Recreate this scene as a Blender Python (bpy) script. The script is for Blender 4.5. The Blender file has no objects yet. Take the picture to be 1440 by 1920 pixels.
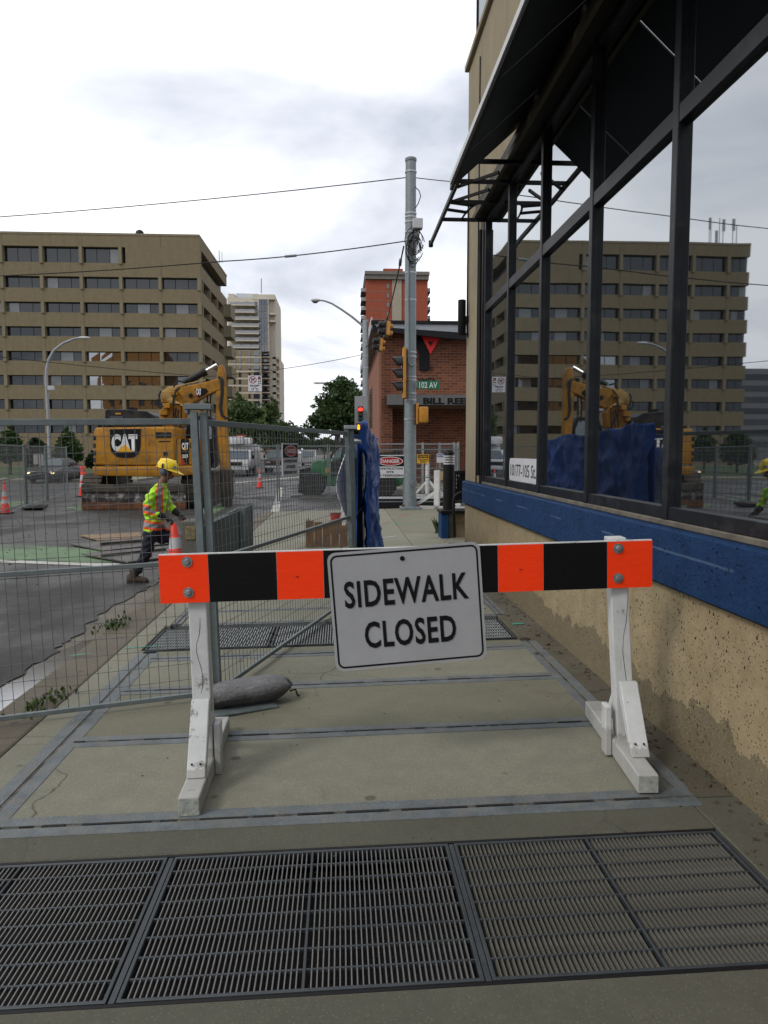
import bpy, bmesh, math, random
from mathutils import Vector, Matrix, Euler, noise
random.seed(7)
scene = bpy.context.scene
COL = scene.collection
R = math.radians
# ------------------------------------------------------------------ camera
CAM_H = 1.6
FPX = 1400.0
PITCH, YAW = math.atan(112/1400), math.atan(80/1400)
cd = bpy.data.cameras.new('camera')
cam = bpy.data.objects.new('camera', cd); COL.objects.link(cam)
cd.sensor_fit = 'VERTICAL'; cd.sensor_height = 24; cd.lens = 24*FPX/1920
cd.clip_start = 0.05; cd.clip_end = 3000
cam.location = (0, 0, CAM_H)
cam.rotation_euler = (math.pi/2-PITCH, 0, -YAW)
scene.camera = cam
# ------------------------------------------------------------------ world: broken overcast
SUN_DIR = Vector((0.62, 0.42, -0.66)).normalized()
w = bpy.data.worlds.new('World'); scene.world = w; w.use_nodes = True
nt = w.node_tree; N = nt.nodes; L = nt.links
bg = N['Background']
sky = N.new('ShaderNodeTexSky'); sky.sky_type = 'NISHITA'; sky.sun_disc = False
sky.sun_elevation = math.asin(-SUN_DIR.z); sky.sun_rotation = math.atan2(-SUN_DIR.x, -SUN_DIR.y)
sky.dust_density = 2.0
tc = N.new('ShaderNodeTexCoord'); sx = N.new('ShaderNodeSeparateXYZ'); L.new(tc.outputs['Generated'], sx.inputs[0])
def wm(op, a, b=None):
    n = N.new('ShaderNodeMath'); n.operation = op
    for i, q in enumerate((a, b)):
        if q is None: continue
        if isinstance(q, (int, float)): n.inputs[i].default_value = q
        else: L.new(q, n.inputs[i])
    return n.outputs[0]
zz = wm('ADD', wm('MAXIMUM', sx.outputs[2], 0.0), 0.16)
cx = N.new('ShaderNodeCombineXYZ')
L.new(wm('DIVIDE', sx.outputs[0], zz), cx.inputs[0]); L.new(wm('DIVIDE', sx.outputs[1], zz), cx.inputs[1])
n1 = N.new('ShaderNodeTexNoise'); n1.inputs['Scale'].default_value = 0.85; n1.inputs['Detail'].default_value = 7
n1.inputs['Roughness'].default_value = 0.52; n1.inputs['Distortion'].default_value = 0.5
mp = N.new('ShaderNodeMapping'); mp.inputs['Location'].default_value = (1.35, 0.4, 2.0); L.new(cx.outputs[0], mp.inputs[0]); L.new(mp.outputs[0], n1.inputs['Vector'])
cr = N.new('ShaderNodeValToRGB'); L.new(n1.outputs['Fac'], cr.inputs[0])
e = cr.color_ramp.elements
e[0].position = 0.30; e[0].color = (3.7, 4.05, 4.8, 1)
e[1].position = 0.58; e[1].color = (9.6, 9.65, 9.9, 1)
el = cr.color_ramp.elements.new(0.43); el.color = (6.3, 6.6, 7.25, 1)
n2 = N.new('ShaderNodeTexNoise'); n2.inputs['Scale'].default_value = 1.3; n2.inputs['Detail'].default_value = 4; L.new(cx.outputs[0], n2.inputs['Vector'])
cr2 = N.new('ShaderNodeValToRGB'); L.new(n2.outputs['Fac'], cr2.inputs[0])
cr2.color_ramp.elements[0].position = 0.30; cr2.color_ramp.elements[0].color = (0.72, 0.72, 0.72, 1)
cr2.color_ramp.elements[1].position = 0.48; cr2.color_ramp.elements[1].color = (1, 1, 1, 1)
mx = N.new('ShaderNodeMixRGB'); L.new(cr2.outputs[0], mx.inputs[0]); L.new(sky.outputs[0], mx.inputs[1]); L.new(cr.outputs[0], mx.inputs[2])
L.new(mx.outputs[0], bg.inputs[0]); bg.inputs[1].default_value = 0.138
sd = bpy.data.lights.new('sun', 'SUN'); sd.energy = 1.4; sd.angle = R(14); sd.color = (1.0, 0.96, 0.9)
so = bpy.data.objects.new('sun', sd); COL.objects.link(so); so.rotation_euler = SUN_DIR.to_track_quat('-Z', 'Y').to_euler(); so.location = (-40, -30, 60)
scene.view_settings.view_transform = 'Standard'; scene.view_settings.look = 'None'
scene.view_settings.exposure = 0.0; scene.view_settings.gamma = 1.0
scene.view_settings.use_curve_mapping = False
# ------------------------------------------------------------------ helpers
_fw = Vector((math.sin(YAW)*math.cos(PITCH), math.cos(YAW)*math.cos(PITCH), -math.sin(PITCH)))
_rt = Vector((math.cos(YAW), -math.sin(YAW), 0)); _up = _rt.cross(_fw)
def ray(u, v): return _fw + _rt*((u-720)/FPX) - _up*((v-960)/FPX)
def at(u, v, Y):
    d = ray(u, v); t = Y/d.y; return Vector((d.x*t, Y, CAM_H+d.z*t))
def gnd(u, v, z=0.0):
    d = ray(u, v); t = (z-CAM_H)/d.z; return Vector((d.x*t, d.y*t, z))
def atx(u, v, X):
    d = ray(u, v); t = X/d.x; return Vector((X, d.y*t, CAM_H+d.z*t))
def V(*a): return Vector(a)
ROAD = -0.16
def sw(x): return 0.02*x          # cross fall of the pavement

class MB:
    def __init__(s): s.v = []; s.f = []; s.m = []; s.cur = 0
    def add(s, vs, fs):
        o = len(s.v); s.v += [Vector(p) for p in vs]
        for f in fs: s.f.append([i+o for i in f]); s.m.append(s.cur)
        return s
    def poly(s, pts): return s.add(pts, [list(range(len(pts)))])
    def box(s, x0, x1, y0, y1, z0, z1):
        vs = [(x0,y0,z0),(x1,y0,z0),(x1,y1,z0),(x0,y1,z0),(x0,y0,z1),(x1,y0,z1),(x1,y1,z1),(x0,y1,z1)]
        return s.add(vs, [(0,3,2,1),(4,5,6,7),(0,1,5,4),(1,2,6,5),(2,3,7,6),(3,0,4,7)])
    def obox(s, c, size, M=None):
        M = M or Matrix.Identity(3); c = Vector(c); a, b, d = size[0]/2, size[1]/2, size[2]/2
        vs = [c+M@Vector(p) for p in [(-a,-b,-d),(a,-b,-d),(a,b,-d),(-a,b,-d),(-a,-b,d),(a,-b,d),(a,b,d),(-a,b,d)]]
        return s.add(vs, [(0,3,2,1),(4,5,6,7),(0,1,5,4),(1,2,6,5),(2,3,7,6),(3,0,4,7)])
    def bar(s, p, q, w, h, up=(0,0,1)):
        p, q = Vector(p), Vector(q); d = (q-p).normalized(); up = Vector(up)
        if abs(d.dot(up)) > .98: up = Vector((0,1,0))
        r = d.cross(up).normalized(); u = r.cross(d)
        M = Matrix((r, d, u)).transposed()
        return s.obox((p+q)/2, (w, (q-p).length, h), M)
    def tube(s, pts, r, n=8, cap=True):
        pts = [Vector(p) for p in pts]; rs = r if isinstance(r, (list, tuple)) else [r]*len(pts)
        o = len(s.v); t0 = (pts[1]-pts[0]).normalized()
        a = Vector((0,0,1)) if abs(t0.z) < .9 else Vector((1,0,0))
        nrm = t0.cross(a).normalized()
        for i, p in enumerate(pts):
            t = (pts[min(i+1, len(pts)-1)]-pts[max(i-1, 0)]).normalized()
            nrm = (nrm - t*nrm.dot(t)).normalized(); b = t.cross(nrm)
            for k in range(n):
                an = 2*math.pi*k/n
                s.v.append(p+(nrm*math.cos(an)+b*math.sin(an))*rs[i])
        for i in range(len(pts)-1):
            for k in range(n):
                k2 = (k+1) % n
                s.f.append([o+i*n+k, o+i*n+k2, o+(i+1)*n+k2, o+(i+1)*n+k]); s.m.append(s.cur)
        if cap:
            s.f.append([o+k for k in range(n)][::-1]); s.m.append(s.cur)
            e = o+(len(pts)-1)*n; s.f.append([e+k for k in range(n)]); s.m.append(s.cur)
        return s
    def lathe(s, prof, n=16, c=(0,0,0), M=None):
        c = Vector(c); M = M or Matrix.Identity(3); o = len(s.v)
        for r, z in prof:
            for k in range(n):
                a = 2*math.pi*k/n; s.v.append(c+M@Vector((r*math.cos(a), r*math.sin(a), z)))
        for i in range(len(prof)-1):
            for k in range(n):
                k2 = (k+1) % n; s.f.append([o+i*n+k, o+i*n+k2, o+(i+1)*n+k2, o+(i+1)*n+k]); s.m.append(s.cur)
        s.f.append([o+k for k in range(n)][::-1]); s.m.append(s.cur)
        e = o+(len(prof)-1)*n; s.f.append([e+k for k in range(n)]); s.m.append(s.cur)
        return s
    def prism(s, poly, a0, a1, axes='xz'):
        # polygon in two axes, extruded along the third
        def mk(p, a):
            if axes == 'xz': return (p[0], a, p[1])
            if axes == 'yz': return (a, p[0], p[1])
            return (p[0], p[1], a)
        n = len(poly); vs = [mk(p, a0) for p in poly]+[mk(p, a1) for p in poly]
        fs = [list(range(n)), list(range(n, 2*n))[::-1]]+[[i, i+n, (i+1) % n+n, (i+1) % n] for i in range(n)]
        return s.add(vs, fs)
    def ell(s, c, r, n=14, m=9, M=None):
        pr = [(math.sin(math.pi*(i+.02)/(m+.04)), -math.cos(math.pi*(i+.02)/(m+.04))) for i in range(m+1)]
        o = len(s.v); s.lathe(pr, n)
        M = M or Matrix.Identity(3)
        for i in range(o, len(s.v)):
            p = s.v[i]; s.v[i] = Vector(c)+M@Vector((p.x*r[0], p.y*r[1], p.z*r[2]))
        return s
    def sphere(s, c, r, n=12, m=8): return s.ell(c, (r, r, r), n, m)
    def slope(s):
        for p in s.v: p.z += sw(p.x)
        return s
    def xf(s, M):
        s.v = [M@p for p in s.v]; return s
    def mesh(s, name, mats, bevel=0, smooth=False, off=None, seg=1, fixn=True):
        me = bpy.data.meshes.new(name)
        off = off or Vector((0,0,0))
        me.from_pydata([p-off for p in s.v], [], s.f)
        for m in (mats if isinstance(mats, (list, tuple)) else [mats]): me.materials.append(m)
        if any(s.m): me.polygons.foreach_set('material_index', s.m)
        if bevel or fixn:
            bm = bmesh.new(); bm.from_mesh(me)
            if fixn: bmesh.ops.recalc_face_normals(bm, faces=bm.faces)
            if bevel:
                ed = [e for e in bm.edges if len(e.link_faces) == 2 and e.calc_face_angle(0) > .5]
                bmesh.ops.bevel(bm, geom=ed, offset=bevel, segments=seg, affect='EDGES', profile=.5, clamp_overlap=True)
            bm.to_mesh(me); bm.free()
        if smooth:
            me.polygons.foreach_set('use_smooth', [True]*len(me.polygons)); me.set_sharp_from_angle(angle=R(40))
        me.update(); return me
    def build(s, name, mats, parent=None, bevel=0, smooth=False, world=True, seg=1, fixn=True, label=None):
        # world=True: coordinates are world ones, parent root is an unrotated Empty; else local to parent
        off = Vector((0,0,0))
        if parent is not None and world:
            p = parent
            while p: off += p.location; p = p.parent
        me = s.mesh(name, mats, bevel, smooth, off, seg, fixn)
        return link(name, me, parent, label)
def link(name, me, parent=None, label=None):
    o = bpy.data.objects.new(name, me); COL.objects.link(o)
    if parent is not None: o.parent = parent
    if label: o['label'] = label
    return o
def tag(o, label, cat, group=None):
    o['label'] = label; o['category'] = cat
    if group: o['group'] = group
    return o
def thing(name, label, cat, loc=(0,0,0), rot=(0,0,0), group=None):
    o = bpy.data.objects.new(name, None); COL.objects.link(o); o.empty_display_size = .2
    o.location = loc; o.rotation_euler = rot
    return tag(o, label, cat, group)
def struct(o, kind='structure'): o['kind'] = kind; return o
def solo(name, mb, m, label, cat, loc, group=None, **k):
    # a thing that is one mesh, origin at loc
    me = mb.mesh(name, m, off=Vector(loc), **k); o = link(name, me); o.location = loc
    return tag(o, label, cat, group)
def copy_tree(o, parent=None):
    c = o.copy(); COL.objects.link(c); c.parent = parent
    for ch in list(o.children): copy_tree(ch, c)
    return c

# ------------------------------------------------------------------ materials
MATS = {}
KA = 0.76        # overall reflectance trim
def mat(name, col, rough=.7, metal=0, var=.12, scale=3., bump=0., bscale=40., spec=.4, dirt=None, dirt_amt=.0, dscale=1.2, emit=None, estr=0, coat=0, dthr=.5):
    if name in MATS: return MATS[name]
    if name not in ('cone_orange', 'lit_red', 'lit_hand', 'orange_tape', 'lime_shirt', 'hat_yellow', 'emblem_red'):
        col = tuple(c*KA for c in col); dirt = tuple(c*KA for c in dirt) if dirt else None
    m = bpy.data.materials.new(name); m.use_nodes = True
    nt = m.node_tree; nd, ln = nt.nodes, nt.links; b = nd['Principled BSDF']
    b.inputs['Roughness'].default_value = rough; b.inputs['Metallic'].default_value = metal
    b.inputs['Specular IOR Level'].default_value = spec
    if coat: b.inputs['Coat Weight'].default_value = coat; b.inputs['Coat Roughness'].default_value = .08
    if emit: b.inputs['Emission Color'].default_value = (*emit, 1); b.inputs['Emission Strength'].default_value = estr
    c4 = (*col, 1)
    t = nd.new('ShaderNodeTexCoord')
    src = None
    if var:
        n = nd.new('ShaderNodeTexNoise'); n.inputs['Scale'].default_value = scale; n.inputs['Detail'].default_value = 6; n.inputs['Roughness'].default_value = .65
        ln.new(t.outputs['Object'], n.inputs['Vector'])
        r = nd.new('ShaderNodeValToRGB'); ln.new(n.outputs['Fac'], r.inputs[0])
        r.color_ramp.elements[0].position = .3; r.color_ramp.elements[1].position = .7
        r.color_ramp.elements[0].color = (*[c*(1-var) for c in col], 1); r.color_ramp.elements[1].color = (*[min(1, c*(1+var)) for c in col], 1)
        src = r.outputs[0]
        # roughness breakup
        mr = nd.new('ShaderNodeMapRange'); ln.new(n.outputs['Fac'], mr.inputs[0]); mr.inputs[3].default_value = max(0, rough-.08); mr.inputs[4].default_value = min(1, rough+.08)
        ln.new(mr.outputs[0], b.inputs['Roughness'])
    if dirt:
        n = nd.new('ShaderNodeTexNoise'); n.inputs['Scale'].default_value = dscale; n.inputs['Detail'].default_value = 8; n.inputs['Roughness'].default_value = .7
        ln.new(t.outputs['Object'], n.inputs['Vector'])
        r = nd.new('ShaderNodeValToRGB'); ln.new(n.outputs['Fac'], r.inputs[0])
        r.color_ramp.elements[0].position = dthr-.06; r.color_ramp.elements[1].position = dthr+.1
        r.color_ramp.elements[0].color = (0,0,0,1); r.color_ramp.elements[1].color = (dirt_amt,)*3+(1,)
        mxx = nd.new('ShaderNodeMixRGB'); ln.new(r.outputs[0], mxx.inputs[0])
        if src: ln.new(src, mxx.inputs[1])
        else: mxx.inputs[1].default_value = c4
        mxx.inputs[2].default_value = (*dirt, 1); src = mxx.outputs[0]
    if src: ln.new(src, b.inputs['Base Color'])
    else: b.inputs['Base Color'].default_value = c4
    if bump:
        n = nd.new('ShaderNodeTexNoise'); n.inputs['Scale'].default_value = bscale; n.inputs['Detail'].default_value = 5
        ln.new(t.outputs['Object'], n.inputs['Vector'])
        bp = nd.new('ShaderNodeBump'); bp.inputs['Strength'].default_value = bump; bp.inputs['Distance'].default_value = .02
        ln.new(n.outputs['Fac'], bp.inputs['Height']); ln.new(bp.outputs[0], b.inputs['Normal'])
    MATS[name] = m; return m
class NB:
    # small node helper for the hand-made materials
    def __init__(s, name):
        s.m = bpy.data.materials.new(name); s.m.use_nodes = True; s.nt = s.m.node_tree
        s.n, s.l = s.nt.nodes, s.nt.links; s.b = s.n['Principled BSDF']; s.t = s.n.new('ShaderNodeTexCoord'); MATS[name] = s.m
    def vec(s, scale=(1,1,1), loc=(0,0,0)):
        mp = s.n.new('ShaderNodeMapping'); mp.inputs['Scale'].default_value = scale; mp.inputs['Location'].default_value = loc
        s.l.new(s.t.outputs['Object'], mp.inputs[0]); return mp.outputs[0]
    def noise(s, scale, detail=6, rough=.6, vec=None, dist=0):
        q = s.n.new('ShaderNodeTexNoise'); q.inputs['Scale'].default_value = scale; q.inputs['Detail'].default_value = detail
        q.inputs['Roughness'].default_value = rough; q.inputs['Distortion'].default_value = dist
        s.l.new(vec or s.t.outputs['Object'], q.inputs['Vector']); return q.outputs['Fac']
    def vor(s, scale, vec=None, out='Distance', feat='F1'):
        q = s.n.new('ShaderNodeTexVoronoi'); q.inputs['Scale'].default_value = scale; q.feature = feat
        s.l.new(vec or s.t.outputs['Object'], q.inputs['Vector']); return q.outputs[out]
    def ramp(s, fac, stops):
        r = s.n.new('ShaderNodeValToRGB'); s.l.new(fac, r.inputs[0]); el = r.color_ramp.elements
        while len(el) > 2: el.remove(el[-1])
        for i, (p, c) in enumerate(stops):
            c = (c, c, c, 1) if isinstance(c, (int, float)) else (*c, 1)
            if i < 2: el[i].position = p; el[i].color = c
            else: k = el.new(p); k.color = c
        return r.outputs[0]
    def mix(s, fac, a, b, mode='MIX'):
        x = s.n.new('ShaderNodeMixRGB'); x.blend_type = mode
        for i, q in enumerate((fac, a, b)):
            if isinstance(q, (int, float)): x.inputs[i].default_value = q if i == 0 else (q, q, q, 1)
            elif isinstance(q, tuple): x.inputs[i].default_value = (*q, 1)
            else: s.l.new(q, x.inputs[i])
        return x.outputs[0]
    def math(s, op, a, b=0.):
        x = s.n.new('ShaderNodeMath'); x.operation = op
        for i, q in enumerate((a, b)):
            if isinstance(q, (int, float)): x.inputs[i].default_value = q
            else: s.l.new(q, x.inputs[i])
        return x.outputs[0]
    def xyz(s):
        x = s.n.new('ShaderNodeSeparateXYZ'); s.l.new(s.t.outputs['Object'], x.inputs[0]); return x.outputs
    def bump(s, h, strength=.4, dist=.01):
        b = s.n.new('ShaderNodeBump'); b.inputs['Strength'].default_value = strength; b.inputs['Distance'].default_value = dist
        s.l.new(h, b.inputs['Height']); s.l.new(b.outputs[0], s.b.inputs['Normal'])
    def out(s, col=None, rough=None, spec=.4):
        if col is not None and 'orange' not in s.m.name:
            col = s.mix(1, col, (KA, KA, KA), 'MULTIPLY')
        if col is not None:
            if isinstance(col, tuple): s.b.inputs['Base Color'].default_value = (*col, 1)
            else: s.l.new(col, s.b.inputs['Base Color'])
        if rough is not None:
            if isinstance(rough, (int, float)): s.b.inputs['Roughness'].default_value = rough
            else: s.l.new(rough, s.b.inputs['Roughness'])
        s.b.inputs['Specular IOR Level'].default_value = spec
        return s.m

def concrete(name, col, stain, stain_amt=.5, grit=1.0, bias=.52):
    k = NB(name)
    big = k.noise(.9, 8, .65); mid = k.noise(7, 6, .7); fine = k.noise(260, 3, .7)
    c = k.ramp(mid, [(.3, tuple(x*.86 for x in col)), (.7, tuple(min(1, x*1.12) for x in col))])
    c = k.mix(k.ramp(big, [(bias-.08, 0.), (bias+.14, stain_amt)]), c, stain)
    c = k.mix(k.ramp(k.noise(34, 4, .75), [(.35, .3), (.6, 0.)]), c, tuple(x*.72 for x in col))
    sp = k.vor(75); c = k.mix(k.ramp(sp, [(.12, .6*grit), (.24, 0.)]), c, tuple(min(1, x*1.9) for x in col))
    sp2 = k.vor(48, k.vec(loc=(3.3, 1.7, .4))); c = k.mix(k.ramp(sp2, [(.07, .7*grit), (.15, 0.)]), c, tuple(x*.35 for x in col))
    spots = k.vor(2.6, k.vec(loc=(.3, .9, 0))); c = k.mix(k.ramp(spots, [(.055, .75), (.085, 0.)]), c, tuple(x*.3 for x in col))
    c = k.mix(k.ramp(fine, [(.2, .25), (.8, 0.)]), c, tuple(x*.5 for x in col))
    wv_ = k.n.new('ShaderNodeVectorMath'); wv_.operation = 'ADD'; nz = k.n.new('ShaderNodeTexNoise'); nz.inputs['Scale'].default_value = 2.5; nz.inputs['Detail'].default_value = 6; k.l.new(k.t.outputs['Object'], nz.inputs['Vector']); vs_ = k.n.new('ShaderNodeVectorMath'); vs_.operation = 'SCALE'; vs_.inputs['Scale'].default_value = .35; k.l.new(nz.outputs['Color'], vs_.inputs[0]); k.l.new(k.t.outputs['Object'], wv_.inputs[0]); k.l.new(vs_.outputs[0], wv_.inputs[1])
    crk = k.vor(.55, wv_.outputs[0], 'Distance', 'DISTANCE_TO_EDGE'); c = k.mix(k.mix(1, k.ramp(crk, [(.0015, .8), (.004, 0.)]), k.ramp(k.noise(.7, 2), [(.5, 0.), (.56, 1.)]), 'MULTIPLY'), c, tuple(x*.2 for x in col))
    wp = k.noise(11, 7, .8, k.vec((1, .5, 1), (5, 2, 0))); c = k.mix(k.ramp(wp, [(.66, 0.), (.70, .45)]), c, tuple(min(1, x*2.1) for x in col))
    k.bump(k.math('ADD', fine, k.math('MULTIPLY', sp2, .6)), .35, .004)
    return k.out(c, k.ramp(mid, [(.3, .72), (.7, .9)]), .3)
M_walk = concrete('pavement_concrete', (.235, .226, .158), (.16, .155, .11), .55)
M_walkn = concrete('pavement_concrete_shaded', (.132, .128, .094), (.095, .092, .068), .55)  # near slabs: canopy shade and lens falloff put into a darker colour
M_walk2 = concrete('pavement_concrete_worn', (.285, .275, .205), (.195, .188, .138), .55)
M_dirtyedge = concrete('pavement_dirty_edge', (.165, .145, .105), (.085, .075, .05), .75, bias=.45)
M_kerb = concrete('kerb_concrete', (.19, .165, .12), (.10, .08, .055), .7, bias=.46)
# cast base wall: tan, pitted, damp at the foot (stains have their own ragged shape)
def base_wall():
    k = NB('pitted_tan_concrete')
    x = k.xyz(); mid = k.noise(5, 7, .7); big = k.noise(1.1, 6, .6)
    c = k.ramp(mid, [(.28, (.30, .235, .13)), (.72, (.48, .385, .23))])
    c = k.mix(k.ramp(big, [(.5, 0.), (.7, .5)]), c, (.40, .34, .23))
    edge = k.math('ADD', x[2], k.math('MULTIPLY', k.noise(2.3, 7, .68), -.58))
    c = k.mix(k.ramp(edge, [(-.30, .62), (-.10, 0.)]), c, (.12, .10, .066))
    st = k.noise(1., 5, .6, k.vec((16, 16, .5)))
    c = k.mix(k.ramp(st, [(.56, 0.), (.75, .3)]), c, (.16, .12, .065))
    pits = k.vor(21, k.vec((1, 1, .75))); pn = k.noise(4, 3)
    thr = k.math('SUBTRACT', pits, k.math('MULTIPLY', pn, .17))
    pm = k.ramp(thr, [(.02, 1.), (.06, 0.)]); c = k.mix(pm, c, (.05, .035, .018))
    pit2 = k.ramp(k.vor(44), [(.14, .85), (.26, 0.)]); c = k.mix(pit2, c, (.13, .095, .05))
    c = k.mix(k.ramp(k.vor(70, k.vec(loc=(7,3,1))), [(.13, .55), (.27, 0.)]), c, (.55, .47, .32))
    k.bump(k.math('ADD', k.math('MULTIPLY', pm, -1.4), k.math('ADD', k.math('MULTIPLY', pit2, -.5), k.math('MULTIPLY', k.noise(60, 5), .5))), .7, .012)
    return k.out(c, .88, .25)
M_base = base_wall()
def blue_paint():
    k = NB('blue_painted_concrete')
    mid = k.noise(6, 6, .7); st = k.noise(1., 5, .6, k.vec((22, 22, .8)))
    c = k.ramp(mid, [(.3, (.008, .040, .125)), (.7, (.014, .066, .19))])
    c = k.mix(k.ramp(st, [(.55, 0.), (.78, .4)]), c, (.04, .10, .23))
    x = k.xyz(); ln_ = k.math('ABSOLUTE', k.math('ADD', k.math('SUBTRACT', x[2], 1.075), k.math('MULTIPLY', k.noise(3, 3), .008)))
    brk = k.ramp(k.noise(1.7, 4), [(.5, 0.), (.58, .35)])
    c = k.mix(k.mix(1, k.ramp(ln_, [(.004, 1.), (.008, 0.)]), brk, 'MULTIPLY'), c, (.25, .38, .55))
    pit = k.ramp(k.math('SUBTRACT', k.vor(19), k.math('MULTIPLY', k.noise(3, 3), .14)), [(.03, 1.), (.12, 0.)]); c = k.mix(k.math('MULTIPLY', pit, .45), c, (.008, .02, .06))
    k.bump(k.math('ADD', k.math('MULTIPLY', pit, -1.), k.math('MULTIPLY', k.noise(22, 7, .75), 1.6)), .9, .02)
    return k.out(c, .55, .12)
M_blue = blue_paint()
def stucco(name, col):
    k = NB(name); mid = k.noise(2., 7, .7); st = k.noise(1., 5, .6, k.vec((5, 5, .25)))
    c = k.ramp(mid, [(.3, tuple(x*.88 for x in col)), (.7, tuple(x*1.1 for x in col))])
    c = k.mix(k.ramp(st, [(.5, 0.), (.75, .35)]), c, tuple(x*.5 for x in col))
    k.bump(k.noise(70, 5), .3, .01); return k.out(c, .9, .2)
M_tan = stucco('tan_concrete_column', (.36, .30, .20))
M_office = stucco('tan_precast_panel', (.235, .19, .118))
M_office2 = stucco('tan_precast_stub', (.26, .22, .145))
def asphalt():
    k = NB('worn_asphalt'); x = k.xyz()
    big = k.noise(.22, 8, .65, dist=.6); mid = k.noise(2.2, 8, .7); fine = k.noise(120, 3)
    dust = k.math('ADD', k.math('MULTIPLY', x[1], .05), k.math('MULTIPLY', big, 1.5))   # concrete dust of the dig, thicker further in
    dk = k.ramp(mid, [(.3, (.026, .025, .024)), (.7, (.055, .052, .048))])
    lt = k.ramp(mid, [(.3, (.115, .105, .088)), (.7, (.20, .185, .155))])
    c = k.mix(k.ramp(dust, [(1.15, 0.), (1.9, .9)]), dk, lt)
    patch = k.noise(.8, 6, .7, k.vec((1, 2.6, 1), (4, 2, 0)))
    c = k.mix(k.ramp(patch, [(.52, 0.), (.62, .55)]), c, (.028, .026, .024))
    c = k.mix(k.ramp(k.vor(110), [(.12, .4), (.25, 0.)]), c, (.22, .21, .19))
    wet = k.ramp(k.noise(.7, 6, .6, k.vec((1, .6, 1), (8, 1, 0))), [(.46, .42), (.62, .85)])
    k.bump(k.math('ADD', fine, k.math('MULTIPLY', mid, .8)), .4, .01)
    return k.out(c, wet, .45)
M_road = asphalt()
M_ground = mat('far_ground', (.16, .15, .13), .9, var=.3, scale=.2)
def galv(name, col, metal=.35):
    k = NB(name); a = k.noise(14, 6, .7); b = k.noise(2., 5, .6, k.vec((3, 3, .6)))
    c = k.ramp(a, [(.3, tuple(x*.75 for x in col)), (.7, tuple(x*1.2 for x in col))])
    c = k.mix(k.ramp(b, [(.5, 0.), (.72, .4)]), c, tuple(x*.6 for x in col))
    k.b.inputs['Metallic'].default_value = metal
    return k.out(c, k.ramp(a, [(.3, .4), (.7, .62)]), .5)
M_galv = galv('galvanised_steel', (.20, .235, .235))
M_wire = galv('galvanised_wire', (.17, .18, .18))
M_pole = galv('galvanised_pole', (.24, .28, .295), .3)
M_polefar = galv('galvanised_far_pole', (.36, .38, .39), .3)
M_grate = galv('grating_steel', (.075, .085, .092), .45)
M_grateold = galv('grating_bars', (.21, .205, .195), .3)
M_gratefar = galv('grating_far', (.40, .42, .41), .2)
M_strip = mat('grey_joint_strip', (.135, .158, .168), .6, var=.35, scale=7, bump=.3, bscale=60, dirt=(.2,.19,.16), dirt_amt=.6, dscale=9)
M_gap = mat('dark_joint_filler', (.02, .019, .017), .9, var=.4, scale=30, bump=.5)
M_seal = mat('pale_joint_filler', (.12, .11, .09), .9, var=.8, scale=14, bump=.5)
M_pit = mat('pit_dark', (.012, .012, .012), .95, var=.2)
def whitepaint():
    k = NB('chipped_white_paint'); a = k.noise(9, 7, .7); g = k.noise(1., 6, .7, k.vec((60, 60, 1.2)))
    c = k.ramp(a, [(.3, (.62, .63, .62)), (.65, (.76, .77, .76))])
    c = k.mix(k.ramp(k.noise(5, 8, .75), [(.595, 0.), (.63, .8)]), c, (.20, .185, .16))
    c = k.mix(k.ramp(g, [(.62, 0.), (.75, .25)]), c, (.35, .34, .32))
    k.bump(k.math('ADD', k.math('MULTIPLY', g, .7), a), .25, .004)
    x = k.xyz(); low = k.math('SUBTRACT', x[2], k.math('MULTIPLY', k.noise(7, 7, .75), .28)); c = k.mix(k.ramp(low, [(-.18, .5), (-.12, 0.)]), c, (.26, .24, .20))
    ck = k.noise(1., 7, .7, k.vec((26, 26, 1.1), (2, 5, 1))); c = k.mix(k.ramp(ck, [(.645, 0.), (.66, .75)]), c, (.14, .13, .115))
    return k.out(c, .55, .3)
M_wpaint = whitepaint()
M_wood_end = mat('end_grain_grey', (.40, .42, .37), .8, var=.3, scale=25, bump=.3)
def retro(name, col):
    k = NB(name); a = k.noise(22, 6, .8); s = k.noise(1., 6, .8, k.vec((3, 8, 60)))
    c = k.mix(k.ramp(s, [(.66, 0.), (.72, .35)]), col, tuple(min(1, x*1.5+.03) for x in col))
    c = k.mix(k.ramp(a, [(.60, 0.), (.72, .4)]), c, tuple(x*.5 for x in col))
    g2 = k.noise(2.2, 7, .75, k.vec((1, 1, 3))); c = k.mix(k.ramp(g2, [(.5, 0.), (.72, .15)]), c, tuple(x*.4+.004 for x in col))
    wr = k.noise(1., 6, .7, k.vec((7, 7, 18)), dist=2.0); k.bump(k.math('ADD', wr, k.math('MULTIPLY', a, .3)), .22, .01)
    return k.out(c, .5, .12)
M_orange = retro('fluorescent_orange_sheet', (1.0, .052, .008))
M_black = retro('black_sheet', (.008, .008, .009))
def silver():
    k = NB('scratched_silver_sheet'); a = k.noise(3, 6, .7)
    c = k.ramp(a, [(.3, (.42, .425, .44)), (.7, (.50, .505, .52))])
    for i, sc in enumerate(((2, 2, 40), (30, 2, 3), (9, 1, 9))):
        s = k.noise(1., 7, .8, k.vec(sc, (i*3.1, i, 2*i)), dist=1.5); c = k.mix(k.ramp(s, [(.655, 0.), (.68, .5)]), c, (.66, .66, .67))
    c = k.mix(k.ramp(k.noise(9, 8, .8), [(.64, 0.), (.70, .4)]), c, (.2, .2, .2))
    return k.out(c, .42, .5)
M_silver = silver()
M_ink = mat('black_ink', (.010, .010, .011), .5, var=.2, scale=40, spec=.15)
M_inkw = mat('white_ink', (.75, .75, .74), .5, var=.1)
M_inkr = mat('red_ink', (.42, .012, .018), .5, var=.1)
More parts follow.
